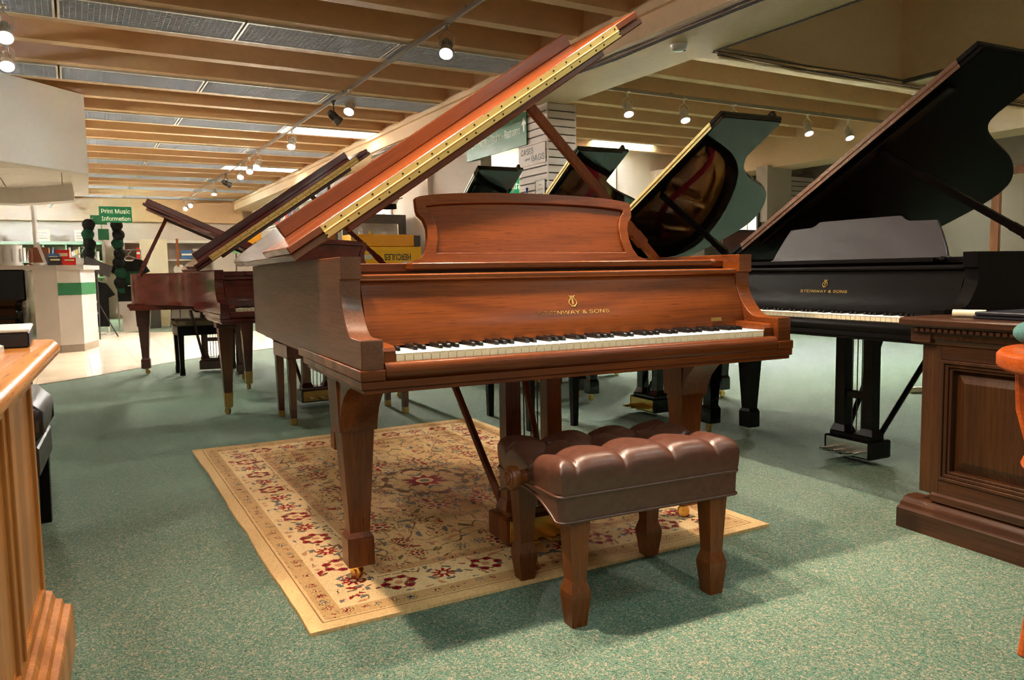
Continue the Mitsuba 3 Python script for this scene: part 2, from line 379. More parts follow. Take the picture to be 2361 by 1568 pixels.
def lyre(t, x, y, m, metal, brace=True):
    P = [frus(x - s * .078, y, .13, .058, .05, .60, .054, .05) for s in (-1, 1)] + [box(x - .10, x + .10, y - .018, y + .018, .30, .335, .003)]
    P += [hull([(x + a * w, y + b * d, z) for a in (-1, 1) for b in (-1, 1) for w, d, z in ((.17, .10, .634), (.17, .10, .618), (.14, .06, .59))])]
    P += [bprism([(x - .13, y - .065), (x + .13, y - .065), (x + .13, y + .075), (x - .13, y + .075)], "z", .028, .115, .006), box(x - .115, x + .115, y - .05, y + .05, .112, .135, .004)]
    P += [hull([(x + s * .078 + a * .042, y + b * .04, .134) for a in (-1, 1) for b in (-1, 1)] + [(x + s * .078 + a * .03, y + b * .026, .165) for a in (-1, 1) for b in (-1, 1)]) for s in (-1, 1)]
    k = part(t, "lyre", P, m)
    part(k, "pedal_plate", box(x - .118, x + .118, y - .068, y - .0655, .036, .108, .001), metal, label="metal plate behind the pedals")
    for i in (-1, 0, 1):
        part(k, "pedal_rod", cyl((x + i * .026, y + (i == 0) * .0, .12), (x + i * .026, y, .61), .0022, 8), "metal_dark")
        pd = [(x + i * .068 - .014, y - .05), (x + i * .068 + .014, y - .05), (x + i * .068 + .019, y - .13), (x + i * .068 + .012, y - .158), (x + i * .068 - .012, y - .158), (x + i * .068 - .019, y - .13)]
        part(k, "pedal", bprism(pd, "z", .052, .066, .004), metal, label="metal foot pedal")
    if brace:
        for s in (-1, 1):
            part(k, "brace", cyl((x + s * .09, y + .05, .13), (x + s * .16, y + .40, .62), .013, 8), m)
    return k
def lettering(t, s, x, y, z, h, w, m, tilt=0.0, lyre_h=.055):
    MM = MT(x, y, z, rx=-tilt)
    part(t, "lettering", xf(text(s, h, .0006, width=w), MM @ MT(-w / 2) @ UP), m, smooth=False, label="gold maker's lettering with a lyre above it")
    e, q = lyre_h, []
    for s_ in (-1, 1):
        c = spline([(s_ * .02, .03), (s_ * .27, .12), (s_ * .36, .36), (s_ * .20, .62), (s_ * .16, .78), (s_ * .30, .92)], 16) * e
        q.append(tube([(a, 0, b + h * 2.2) for a, b in c], .0013, 5))
        q.append(cyl((s_ * .06 * e, 0, .16 * e + h * 2.2), (s_ * .05 * e, 0, .86 * e + h * 2.2), .0009, 5))
    q += [cyl((0, 0, .16 * e + h * 2.2), (0, 0, .95 * e + h * 2.2), .0009, 5), box(-.2 * e, .2 * e, -.0006, .0006, h * 2.2 - .06 * e, h * 2.2 + .02 * e), box(-.22 * e, .22 * e, -.0006, .0006, h * 2.2 + .83 * e, h * 2.2 + .88 * e)]
    part(t, "lyre_emblem", xf(cat(*q), MM), m, smooth=False)
def grand_piano(label, M, W=1.41, L=2.3, case="black_gloss", side=None, front=None, lidtop=None, lip=None, leg=None, strip="brass_strip", metal="brass", angle=33.85, lidlen=None,
                desk="plain", keyrange=(0, 52), style="spade", ferr=None, letters=None, prop=(1.345, .62), proptop=.95, inside=False, hinge_dots=True, leg_y=.425, name="grand_piano", desk_mat=None, flap=True, oncase=None, tail=(.30, .87), lidoff=0.0, lidpoly=None, base=0.0, lid_under=None):
    t = thing(name, label, "piano", M)
    side, front, lidtop, lip, leg = side or case, front or case, lidtop or case, lip or case, leg or case
    H, ya = .974, .17
    out = Polygon(rim_outline(W, L, .44))
    inner = out.buffer(-.055, join_style=2)
    ring = out.difference(inner).difference(sbox(.056, 0, W - .056, .50))
    part(t, "rim", prism(ring, "z", .680, H), side, 30)
    for s, x in ((0, 0), (1, W - .056)):
        part(t, "arm", bprism(ARM, "x", x, x + .056, .002), side if s == 0 else front, 40)
    # key bed with its stepped base
    bed = [box(-.003, W + .003, -.006, .70, .6455, .6655, .002), box(.004, W - .004, 0, .66, .634, .6457, .0015), box(.02, W - .02, .4, .80, .634, .680)]
    for s in (0, 1):
        x0, x1 = (-.005, .058) if s == 0 else (W - .058, W + .005)
        bed.append(box(x0, x1, -.008, .765, .6662, .6930, .002))
    part(t, "key_bed", bed, front, 30)
    part(t, "key_slip", bprism([(-.006, .6662), (-.006, .688), (-.003, .699), (.004, .7065), (.012, .709), (.02, .709), (.02, .6662)], "x", .0595, W - .0595, .001), front, 50)
    kx = (W - 1.222) / 2
    for s in (0, 1):
        x0, x1 = (.058, kx - .0015) if s == 0 else (kx + 1.2235, W - .058)
        part(t, "key_block", prism([(.02, .700), (.02, .735), (.026, .744), (.04, .748), (.17, .752), (.17, .700)], "x", x0, x1), front, 30)
    if keyrange: keys(t, kx, .0205, .729, first=keyrange[0], last=keyrange[1])
    fb = [(.150, .736), (.153, .760), (.160, .790), (.171, .820), (.185, .855), (.198, .890), (.206, .908), (.240, .908), (.240, .736)]
    part(t, "fallboard", prism(fb, "x", .0585, W - .0585), front, 40)
    part(t, "fallboard_rail", bprism([(.196, .908), (.190, .912), (.190, .9225), (.196, .927), (.240, .927), (.240, .908)], "x", .050, W - .050, .002), front, 50)
    if letters: lettering(t, letters[0], letters[1], float(np.interp(letters[2], [q[1] for q in fb[:6]], [q[0] for q in fb[:6]])) - .0008, letters[2], letters[3], letters[4], letters[5], tilt=20.2, lyre_h=.036)
    # rail and shelf above the gap, music desk
    part(t, "stretcher", [box(.056, W - .056, .258, .30, .933, .957, .002), box(.056, W - .056, .27, .30, .72, .935)], front)
    cx = W / 2
    sh = part(t, "desk_shelf", [box(cx - .50, cx + .555, .205, .56, .938, .957, .003)], front)
    part(sh, "knob", lathe([(0, 0), (.009, 0), (.009, .012), (.012, .018), (.012, .03), (.008, .034), (0, .034)], 16, MT(cx + .555, .232, .948, ry=90)), front)
    if desk:
        dm = desk_mat or front
        if desk == "carved":
            half = [(.432, 0), (.431, .006), (.398, .018), (.380, .045), (.371, .080), (.370, .115), (.378, .142), (.394, .158), (.397, .172), (.397, .210)]
            top = [(.397 * math.cos(a), .207 + .028 * math.sin(a)) for a in np.linspace(0.05, math.pi - .05, 25)]
        else:
            half = [(.50, 0), (.478, .012), (.468, .04), (.430, .115), (.40, .165), (.27, .170), (.24, .182), (.225, .196)]
            top = [(.2, .197), (-.2, .197)]
        poly = Polygon(half + top + [(-a, b) for a, b in half[::-1]])
        tilt = 15
        DM = MT(cx, .40, .9575, rx=-tilt)
        if desk == "carved":
            inner = poly.buffer(-.030, join_style=1)
            k = part(t, "music_desk", xf(prism(poly, "y", .010, .022), DM), dm, 30)
            fr = part(k, "frame", xf(prism(poly.difference(inner), "y", 0, .012), DM), dm, 30)
            ed = inner.exterior.coords
            part(k, "molding", [xf(tube([(a, .004, b) for a, b in ed], .0042, 8, cap=False), DM)], dm, 60)
            for x in (-.33, -.14, .14, .33):
                part(k, "hinge", xf(box(x - .019, x + .019, -.030, -.002, .0005, .003), MT(cx, .40, .9575)), metal, label="small brass hinge")
        else:
            part(t, "music_desk", xf(bprism(poly, "y", 0, .018, .002), DM), dm, 30)
    # lid, its flap folded back on top, hinge strip
    LL = lidlen or W + .035
    k_ = LL / (W + .035)
    hM = MT(-.066 + lidoff, 0, .966, ry=-angle)
    yf = .42
    lidp = affinity.translate(out.union(sbox(0, yf, W, .5)).buffer(.018, join_style=1).intersection(sbox(-1, yf, 9, 9)), .018, 0)
    if k_ != 1: lidp = affinity.scale(lidp, k_, 1, origin=(0, 0))
    if lidpoly:
        c_ = spline(lidpoly[1:], 40)
        lidp = Polygon([(0, yf), (LL, yf), lidpoly[0]] + [tuple(q) for q in c_]).buffer(-.012, join_style=1).buffer(.012, join_style=1, resolution=3)
    lid = part(t, "lid", xf(bprism(lidp, "z", 0, .023, .004) if lidp.geom_type == "Polygon" else prism(lidp, "z", 0, .023), hM), lidtop, 40)
    part(lid, "batten", xf(box(.13 * LL, .88 * LL, yf + .03, yf + .075, -.020, 0, .003), hM), lip)
    if flap:
        fl = part(lid, "flap", xf(box(0, LL - .005, yf - .002, yf + .44, .0252, .048, .003), hM), lip)
        part(fl, "flap_lip", xf(box(.085, LL - .02, yf + .405, yf + .428, .0482, .098, .003), hM), lip)
    x0, x1 = .115, LL - .105
    hk = part(lid, "hinge_strip", [xf(box(x0, x1, yf - .0045, yf - .0024, a, b), hM) for a, b in ((.0045, .0215), (.0265, .0445))] + [xf(cyl((x0, yf - .005, .024), (x1, yf - .005, .024), .0035, 10), hM)], strip, 40, label="long piano hinge along the front of the lid")
    if hinge_dots:
        dot = mikit.ply(lathe([(0, 0), (.0030, 0), (.0030, .0016), (0, .0022)], 10, MT(rx=90)), "screw_dark" if hinge_dots is True else hinge_dots, smooth=False)
        for i in range(22):
            for a in (.013, .036):
                share(hk, "screw", dot, hM @ MT(x0 + .012 + i * (x1 - x0 - .024) / 21 + (.016 if a < .02 else 0) * (i % 2 * 2 - 1) * .6, yf - .0040, a))
    # prop stick
    tp = (hM @ np.array([proptop * 1.0, yf + .09, -.004, 1]))[:3]
    bp = np.array([prop[0], prop[1], .96])
    d = (tp - bp) / np.linalg.norm(tp - bp)
    st = [rod_between(bp + d * .20, tp, .030, .022), rod_between(bp, bp + d * .12, .026, .024), rod_between(bp + d * .10, bp + d * .16, .040, .026), rod_between(bp + d * .15, bp + d * .22, .034, .024)]
    part(t, "prop_stick", st, lip if oncase is None else oncase, 30)
    # legs, pedals
    if style == "spade":
        for i, (x, y) in enumerate(((.085, leg_y), (W - .085, leg_y), (W * tail[0], L * tail[1]))):
            k = spade_leg(t, x, y, leg, i < 2)
            caster(t, k, x, y - .01, metal, 1.0, (25, 70, 10)[i], base)
    else:
        for i, (x, y) in enumerate(((.085, leg_y), (W - .085, leg_y), (W * tail[0], L * tail[1]))):
            k = tapered_leg(t, x, y, leg, ferr)
            caster(t, k, x, y - .01, metal, 1.05, (35, 70, 10)[i])
    lyre(t, W / 2, .47, leg, metal)
    # what shows inside: sound board, iron frame, strings, felt
    if inside:
        inn = out.buffer(-.058, join_style=2).intersection(sbox(.06, .52, W, L))
        part(t, "soundboard", prism(inn, "z", .862, .868), "soundboard")
        part(t, "iron_frame", [prism(inn.difference(inn.buffer(-.075)), "z", .885, .905), box(.06, W - .06, .33, .56, .885, .915)] +
             [rod_between((x0, .55, .91), (x1, y1, .91), .028, .03) for x0, x1, y1 in ((.30, .22, L - .20), (.62, .42, L - .16), (.90, .60, L - .45), (1.15, .86, L * .58))], "gold_plate")
        part(t, "strings", [cyl((.12 + i * .0285, .45, .918), (.09 + i * .0285 - .24 * (i / 40.), min(L - .16, .62 + (1.75 if i < 12 else 1.8 - i * .036) * (L / 2.3)), .918), .0011, 4) for i in range(41)], "string_steel", kind="stuff")
        a = spline([(W - .22, .62), (W - .40, .95), (W - .62, 1.22), (.42, L * .66), (.16, L * .74)], 24)
        part(t, "felt_strip", [rod_between((*a[i], .925), (*a[i + 1], .925), .012, .045) for i in range(len(a) - 1)], "red_felt", label="red felt strip on the strings")
        part(t, "dampers", [box(.14 + i * .0285, .155 + i * .0285, .60, .66, .921, .945) for i in range(38)], "plastic_black", kind="stuff")
    return t

# ------------------------------------------------------------------ the walnut grand at the front, its rug and bench
main = grand_piano("reddish walnut grand piano on the patterned rug, its lid raised and brass hinge showing", I4, case="walnut_x", side="walnut_side", front="walnut_x", lidtop="walnut_lid_y",
                   lip="walnut_lid_u", leg="walnut_z", desk="carved", letters=("STEINWAY & SONS", .700, .799, .0112, .245, "gold_letter_worn"), base=.0095, inside=True, oncase="walnut_z", L=2.35, tail=(.30, .86))
part(main, "name_plate", xf(box(-.022, .022, -.0006, .0002, -.006, .006), MT(1.235, .1535, .7605, rx=-14)), "brass_old", label="tiny metal plate by the high keys")

RUG = np.array([(-.257, 2.577), (-.103, .113), (1.507, .199), (1.419, 2.64)])
RW, RL = 1.645, 2.455
ex = (RUG[2] - RUG[1] + RUG[3] - RUG[0]); ex /= np.linalg.norm(ex)
rc = RUG.mean(0)
RUGM = MT(rc[0], rc[1], 0, math.degrees(math.atan2(ex[1], ex[0])))
def rug_color(p, n, uv):
    Mi = np.linalg.inv(RUGM).tolist()
    u = Mi[0][0] * p.x + Mi[0][1] * p.y + Mi[0][3]
    v = Mi[1][0] * p.x + Mi[1][1] * p.y + Mi[1][3]
    kn = 0.0042
    u, v = (dr.floor(u / kn) + .5) * kn, (dr.floor(v / kn) + .5) * kn
    au, av = dr.abs(u), dr.abs(v)
    base, cream, tan = lin(214, 178, 126), lin(226, 194, 144), lin(178, 134, 84)
    red, dark, olive, slate, rose, brown = lin(136, 28, 30), lin(52, 34, 34), lin(120, 98, 60), lin(110, 104, 96), lin(192, 134, 90), lin(112, 72, 44)
    eu, ev = RW / 2 - au, RL / 2 - av
    e = dr.minimum(eu, ev)                       # distance from the edge
    along = dr.select(eu < ev, v, u)
    col = mi.Color3f(base)
    def flower(col, x, y, s, seed, dens, R, kinds):
        gx, gy = dr.floor(x / s), dr.floor(y / s)
        cx, cy = gx, gy
        r1, r2, r3 = cell_rand(cx, cy, seed), cell_rand(cx, cy, seed + 1), cell_rand(cx, cy, seed + 2)
        px, py = x - (cx + .5 + .30 * (r1 - .5)) * s, y - (cy + .5 + .30 * (r2 - .5)) * s
        rr, ph = dr.sqrt(px * px + py * py), dr.atan2(py, px)
        rad = R * s * (.65 + .5 * r3)
        on = cell_rand(cx, cy, seed + 3) < dens
        k = cell_rand(cx, cy, seed + 4)
        if kinds == "rosette":
            lobe = rad * (.70 + .30 * dr.cos(ph * 7 + r1 * 6))
            c1 = dr.select(k < .72, mi.Color3f(red), dr.select(k < .86, mi.Color3f(slate), mi.Color3f(rose)))
            col = dr.select(on & (rr < lobe), c1, col)
            col = dr.select(on & (rr < rad * .42), mi.Color3f(cream), col)
            col = dr.select(on & (rr < rad * .24), mi.Color3f(dark), col)
            d2 = dr.abs(rr - rad * 1.2)
            col = dr.select(on & (d2 < rad * .10) & (dr.cos(ph * 9 + r2 * 6) > -.1), mi.Color3f(olive), col)
        else:
            ca, sa = dr.cos(r3 * 6.28), dr.sin(r3 * 6.28)
            lx, ly = ca * px + sa * py, ca * py - sa * px
            ly = ly + .5 / s * lx * lx
            inl = (dr.square(lx / (rad * 1.25)) + dr.square(ly / (rad * .40))) < 1
            c1 = dr.select(k < .30, mi.Color3f(red), dr.select(k < .55, mi.Color3f(olive), dr.select(k < .75, mi.Color3f(slate), dr.select(k < .9, mi.Color3f(rose), mi.Color3f(brown)))))
            col = dr.select(on & inl, c1, col)
        return col
    def vines(col, x, y, f, w, c):
        g = noise(x * f, y * f, 2.0) * .65 + noise(x * f * 2.1, y * f * 2.1, 5.0) * .35
        return dr.select(dr.abs(g - .5) < w, mi.Color3f(c), col)
    # field: both halves mirror each other
    f = vines(mi.Color3f(base), au, av, 8.0, .011, brown)
    f = vines(f, au + 3, av + 3, 12.0, .010, olive)
    f = flower(f, au, av, .066, 11, .50, .26, "leaf")
    f = flower(f, au + .03, av + .02, .090, 23, .50, .27, "leaf")
    f = flower(f, au, av, .150, 41, .72, .30, "rosette")
    f = flower(f, au + .05, av + .06, .078, 51, .42, .27, "rosette")
    m = dr.sqrt(dr.square(u / .17) + dr.square(v / .22))
    ang = dr.atan2(v / .22, u / .17)
    f = dr.select((dr.abs(m - 1.0) < .05 + .05 * dr.cos(ang * 12)), mi.Color3f(brown), f)
    ro = dr.sqrt(u * u + v * v)
    f = dr.select(ro < .075 + .018 * dr.cos(dr.atan2(v, u) * 10), mi.Color3f(red), f)
    f = dr.select(ro < .040, mi.Color3f(cream), f)
    f = dr.select(ro < .022, mi.Color3f(slate), f)
    # main border: big red palmettes in turn with rings of small flowers
    aa = dr.abs(along)
    b = vines(mi.Color3f(cream), aa, e, 10.0, .010, brown)
    b = flower(b, aa, e, .052, 61, .55, .27, "leaf")
    b = flower(b, aa + .02, e - .005, .075, 65, .5, .26, "leaf")
    per = .145
    q = aa / per
    w, ix = (q - dr.floor(q) - .5) * per, dr.floor(q)
    even = (ix - 2 * dr.floor(ix / 2)) < .5
    yb = e - .200
    rr, ph = dr.sqrt(w * w + yb * yb), dr.atan2(yb, w)
    pal = even & (rr < .040 * (.70 + .30 * dr.cos(ph * 9 + ix)))
    b = dr.select(even & (dr.abs(rr - .050) < .006) & (dr.cos(ph * 5 + ix) > .1), mi.Color3f(slate), b)
    b = dr.select(pal, mi.Color3f(red), b)
    b = dr.select(even & (rr < .010), mi.Color3f(cream), b)
    k6 = dr.floor(ph / 1.0472 + .5) * 1.0472
    sx, sy = w - .042 * dr.cos(k6), yb - .042 * dr.sin(k6)
    b = dr.select(~even & (dr.abs(rr - .042) < .004), mi.Color3f(olive), b)
    b = dr.select(~even & (dr.sqrt(sx * sx + sy * sy) < .0145), mi.Color3f(red), b)
    b = dr.select(~even & (dr.sqrt(sx * sx + sy * sy) < .005), mi.Color3f(dark), b)
    b = dr.select(~even & (rr < .014), mi.Color3f(rose), b)
    # narrow bands
    s1 = flower(mi.Color3f(mix(tan, base, .45)), along, e - .0855 + .0225, .045, 91, .9, .30, "rosette")
    s2 = flower(vines(mi.Color3f(mix(tan, base, .5)), along, e, 30.0, .05, rose), along, e - .308 + .022, .044, 95, .9, .28, "rosette")
    col = dr.select(e < .055, mi.Color3f(base), col)
    col = dr.select((e >= .055) & (e < .11), s1, col)
    col = dr.select((e >= .11) & (e < .122), mi.Color3f(cream), col)
    col = dr.select((e >= .122) & (e < .278), b, col)
    col = dr.select((e >= .278) & (e < .286), mi.Color3f(cream), col)
    col = dr.select((e >= .286) & (e < .33), s2, col)
    col = dr.select(e >= .33, f, col)
    col = dr.select((dr.abs(e - .045) < .0022) & (e > 0), mi.Color3f(lin(150, 112, 70)), col)
    return col * (.86 + .24 * cell_rand(dr.floor(u / kn), dr.floor(v / kn), 3))
mat("rug_pile", rug_color, rough=0.95, spec=0.05, sheen=0.2)
def rug_mesh():
    nx, ny = 60, 90
    g = np.stack(np.meshgrid(np.linspace(-1, 1, nx), np.linspace(-1, 1, ny), indexing="ij"), -1).reshape(-1, 2)
    v = np.c_[g[:, 0] * RW / 2, g[:, 1] * RL / 2]
    wob = (meshkit.fbm(np.c_[v * 3.2, np.zeros(len(v))], 3, 4) - .5)
    edge = np.maximum(np.abs(g[:, 0]), np.abs(g[:, 1])) ** 8
    v[:, 0] += .016 * wob * edge * np.sign(g[:, 0]) * (g[:, 0] < 0)
    z = .0085 + .0035 * (meshkit.noise(np.c_[v * 4, np.zeros(len(v))], 3)) * edge
    top = np.c_[v, z]
    bot = np.c_[v, np.full(len(v), .0005)]
    f = []
    for i in range(nx - 1):
        for j in range(ny - 1):
            a = i * ny + j
            f += [(a, a + ny, a + ny + 1), (a, a + ny + 1, a + 1)]
    border = [i * ny for i in range(nx)] + [(nx - 1) * ny + j for j in range(1, ny)] + [i * ny + ny - 1 for i in range(nx - 2, -1, -1)] + [j for j in range(ny - 2, 0, -1)]
    n = len(top)
    for a, b in zip(border, border[1:] + border[:1]):
        f += [(a, a + n, b + n), (a, b + n, b)]
    return trimesh.Trimesh(np.vstack([top, bot]), f, process=False)
solo("area_rug", rug_mesh(), "rug_pile", "beige patterned rug with red flowers and a border, under the walnut grand piano", "rug", RUGM)

# tufted bench
BX0, BX1, BY0, BY1 = .447, 1.030, -.183, .197
BC = ((BX0 + BX1) / 2, (BY0 + BY1) / 2)
bench = thing("piano_bench", "brown tufted leather piano bench with square tapered legs, in front of the walnut grand", "bench", MT(BC[0], BC[1], 0, -0.8))
bw, bd = (BX1 - BX0) / 2, (BY1 - BY0) / 2
def seat_mesh():
    nx, ny = 190, 130
    q = np.stack(np.meshgrid(np.linspace(-1, 1, nx), np.linspace(-1, 1, ny), indexing="ij"), -1)
    x, y = q[..., 0], q[..., 1]
    # a rounded box: the outer ring of the grid folds down the sides
    def fold(t, half):                          # grid coordinate -> (horizontal, down)
        a = np.abs(t)
        flat, R = .82, .036
        arc = np.clip((a - flat) / (.90 - flat), 0, 1) * np.pi / 2
        down = np.clip((a - .90) / .10, 0, 1)
        h = np.where(a < flat, a / flat * (half - R), half - R + R * np.sin(arc))
        d = np.where(a < flat, 0, R * (1 - np.cos(arc))) + down * .066
        return np.sign(t) * h, d
    X, dx = fold(x, bw)
    Y, dy = fold(y, bd)
    D = np.maximum(dx, dy)
    both = np.minimum(dx, dy)
    D = np.where(both > 0, np.maximum(D, np.sqrt(dx ** 2 + dy ** 2) * .92), D)
    D = np.minimum(D, .102)
    dome = .014 * (1 - (X / bw) ** 2) * (1 - (Y / bd) ** 2)
    btn = [(-.095, -.008), (.060, -.004), (.203, -.006), (-.240, -.006)] + [(-.150, .125), (.010, .125), (.165, .125)]
    segs = []
    for a in btn:
        for b in btn:
            if a < b and abs(a[0] - b[0]) < .125 and a[1] != b[1]: segs.append((a, b))
    for (bx_, by_) in btn:
        if by_ < .05: segs.append(((bx_, by_), (bx_ + .004, -bd - .01)))
        else: segs.append(((bx_, by_), (bx_, bd + .01)))
    segs += [((-.240, -.006), (-bw * 1.02, -.03)), ((-.150, .125), (-bw * 1.02, .11)), ((.203, -.006), (bw * 1.02, .02)), ((.165, .125), (bw * 1.02, .13))]
    pit = np.zeros_like(X)
    for bx_, by_ in btn:
        r2 = (X - bx_) ** 2 + (Y - by_) ** 2
        pit += .026 * np.exp(-r2 / .0016) + .014 * np.exp(-r2 / .0060)
    cr_ = np.zeros_like(X)
    for a, b in segs:
        a, b = np.array(a), np.array(b)
        t = np.clip(((X - a[0]) * (b - a)[0] + (Y - a[1]) * (b - a)[1]) / ((b - a) @ (b - a)), 0, 1)
        d = np.hypot(X - a[0] - t * (b - a)[0], Y - a[1] - t * (b - a)[1])
        w = .0065 * np.exp(-(d / .0048) ** 2) + .009 * np.exp(-(d / .022) ** 2)
        cr_ = np.maximum(cr_, w * (1 - .65 * np.clip(D / .07, 0, 1)))
    Z = .452 + dome - D - pit * np.clip(1 - D / .05, 0, 1) - cr_
    bulge = 1 + .018 * np.sin(np.clip(D / .10, 0, 1) * np.pi)
    for s in (-1, 1):                            # gathered corners
        for r in (-1, 1):
            c = np.exp(-(((X - s * bw) / .035) ** 2 + ((Y - r * bd) / .035) ** 2))
            X = X - s * .010 * c * (.5 + .5 * np.cos(60 * (np.abs(X) - np.abs(Y)))) * np.clip(D / .05, 0, 1)
    v = np.stack([X * bulge, Y * bulge, Z], -1).reshape(-1, 3)
    f = []
    i, j = np.meshgrid(np.arange(nx - 1), np.arange(ny - 1), indexing="ij")
    a = (i * ny + j).ravel()
    f = np.vstack([np.c_[a, a + ny, a + ny + 1], np.c_[a, a + ny + 1, a + 1]])
    return trimesh.Trimesh(v, f, process=False), btn
sm, btn = seat_mesh()
cu_ = part(bench, "cushion", sm, "leather", True)
def rrect(w, d, r, n=6):
    return np.array([(sx * (w - r) + r * math.cos(a), sy * (d - r) + r * math.sin(a)) for sx, sy, a0 in ((1, 1, 0), (-1, 1, 90), (-1, -1, 180), (1, -1, 270)) for a in np.radians(np.linspace(a0, a0 + 90, n))])
for bx_, by_ in btn:
    part(cu_, "button", lathe([(0, .004), (.006, .0032), (.010, .0005), (.011, -.004)], 16, MT(bx_, by_, .4265)), "leather")
R1 = rrect(bw, bd, .022)
def drop(x, y):                                  # the apron dips toward the middle of each short end
    return .300 + .022 * (abs(x) > bw - .03) * (1 - (abs(y) / bd) ** 2) * 0 + (.028 * (abs(y) / bd) ** 2 - .0) * (abs(x) > bw - .025) * -1 + (.0 if abs(x) > bw - .025 else -.028)
top_z, nR = .357, len(R1)
va = [(x, y, top_z) for x, y in R1] + [(x * .992, y * .992, .300 if abs(y) > bd - .03 else .300 + .045 * (1 - (y / (bd - .02)) ** 2)) for x, y in R1]
# the short ends need more points for their arched lower edge
ends = []
for i in range(nR):
    ends.append(i)
pts = []
for i in range(nR):
    a, b = R1[i], R1[(i + 1) % nR]
    m = 14 if np.linalg.norm(b - a) > .1 else 1
    for k in range(m): pts.append(a + (b - a) * k / m)
pts = np.array(pts)
low = np.array([.290 + (.050 * max(0, 1 - (abs(y) / (bd - .02)) ** 2) if abs(x) > bw - .024 else 0) for x, y in pts])
n = len(pts)
v = np.vstack([np.c_[pts, np.full(n, top_z)], np.c_[pts * .994, low], np.c_[pts * .93, low], np.c_[pts * .93, np.full(n, top_z)]])
f = []
for r in range(3):
    for i in range(n):
        q, w = r * n + i, r * n + (i + 1) % n
        f += [(q, q + n, w + n), (q, w + n, w)]
part(bench, "apron", trimesh.Trimesh(v, f, process=False), "leather", 40)
part(bench, "welt", tube(np.c_[np.vstack([pts, pts[:1]]) * 1.006, np.full(n + 1, top_z)], .0042, 8, cap=False), "leather", 60, label="leather piping under the cushion")
part(bench, "welt", tube(np.c_[np.vstack([pts, pts[:1]]), np.r_[low, low[:1]]], .0038, 8, cap=False), "leather", 60)
for s in (-1,):
    kn = lathe([(0, .056), (.012, .056), (.013, .053), (.018, .053), (.019, .056), (.025, .056), (.026, .053), (.030, .053), (.033, .050), (.034, .040), (.032, .030), (.022, .026), (.019, .020), (.019, 0), (0, 0)], 28, MT(-bw - .0, -.004, .372, ry=-90))
    part(bench, "adjusting_knob", kn, "bench_wood_y", 40, label="round turned wooden adjusting knob")
for (x, y) in ((-.225, -.150), (.225, -.150), (-.215, .172), (.228, .160)):
    g = .0100 if y > 0 else 0
    part(bench, "leg", [frus(x, y, g, .043, .043, .082, .060, .060), frus(x, y, .082, .060, .060, .094, .060, .060), frus(x, y, .094, .060, .060, .124, .043, .043), frus(x, y, .124, .043, .043, .33, .064, .064)], "bench_wood_z", 20)

# ------------------------------------------------------------------ the shop: floor, beams, walls
ZB, ZC, ZG, PIT_ = 2.80, 3.22, 2.60, 0.645       # beam soffit, slab, girder soffit, beam spacing
XW, XE, YN, YS = -7.5, 14.5, 19.2, -6.0
fl = thing("floor", "green flecked carpet floor of the shop", None, I4, kind="structure")
part(fl, "carpet", box(-9, 16, -7, 21, -.05, 0), "carpet")
# pale tiles of the walkway, bounded by a curve in the carpet
edge = spline([(-9, 3.2), (-4.2, 4.6), (-2.4, 5.55), (-1.205, 6.22), (-.42, 7.10), (.05, 7.65), (.615, 8.10), (1.5, 8.75), (2.6, 9.3)], 60)
zone = Polygon(np.vstack([edge, [(2.6, 11.2), (.354, 12.54), (-.513, 13.24), (-2.5, 14.9), (-9, 17.5)]]))
part(fl, "tile_bed", prism(zone, "z", .0004, .0022), "grout")
tile_n, TS = 0, .457
vis = sbox(-3.2, 5.0, 2.7, 14.5)
ca, sa = math.cos(.06), math.sin(.06)
rest = []
for i in range(-24, 10):
    for j in range(5, 42):
        g = sbox(i * TS + .0015, j * TS + .0015, (i + 1) * TS - .0015, (j + 1) * TS - .0015)
        g = affinity.rotate(g, 3.4, origin=(0, 0)).intersection(zone)
        if g.area < .01: continue
        m = prism(g, "z", .0022, .0045)
        if vis.intersects(g) and tile_n < 290:
            part(fl, "floor_tile", m, f"floor_tile_{(i * 7 + j * 3) % 3}", False)
            tile_n += 1
        else: rest.append(m)
if rest: part(fl, "floor_tile", cat(*rest), "floor_tile_0", False, kind="stuff")

ce = thing("ceiling", "beige painted ceiling of closely spaced beams", None, ROOM, kind="structure")
YC1 = 2.80                                        # the raised bay at the right ends here
part(ce, "slab", [box(XW, 3.3, -6.2, YN, ZC, ZC + .12), box(3.3, XE, YC1, YN, ZC, ZC + .12), box(3.3, 6.4, -6.2, YC1, 3.34, 3.46), box(6.4, XE, -6.2, YC1, ZC, ZC + .12)], "ceiling_paint")
bm = {}
def beam_mesh(x0, x1):
    return prism([(-.055, ZB), (.055, ZB), (.085, ZC + .01), (-.085, ZC + .01)], "x", x0, x1)
bl, br = mikit.ply(beam_mesh(XW, 3.16), "beam_paint", False), mikit.ply(beam_mesh(3.75, 8.75), "beam_paint", False)
BY = [4.825 + PIT_ * i for i in range(-9, 22)]
for y in BY: share(ce, "beam", bl, MT(0, y, 0))
for y in BY:
    if y > YC1 + .3 and y < 8.4: share(ce, "beam", br, MT(0, y, 0))
part(ce, "girder", prism([(3.10, ZG), (3.83, ZG), (3.83, ZC + .1), (3.10, ZC + .1), (3.10, ZB + .02), (3.06, ZB + .02), (3.06, ZB - .05), (3.10, ZB - .05)], "y", -6.2, 19.0), "ceiling_paint")
part(ce, "girder", box(8.62, 9.15, 1.2, 9.0, 2.42, ZC), "ceiling_paint")
part(ce, "bulkhead", box(3.83, 6.2, YC1, YC1 + .14, ZG, 3.4), "ceiling_paint")
part(ce, "bulkhead", box(6.2, 6.42, -6.2, YC1 + .14, ZG, 3.4), "ceiling_paint")
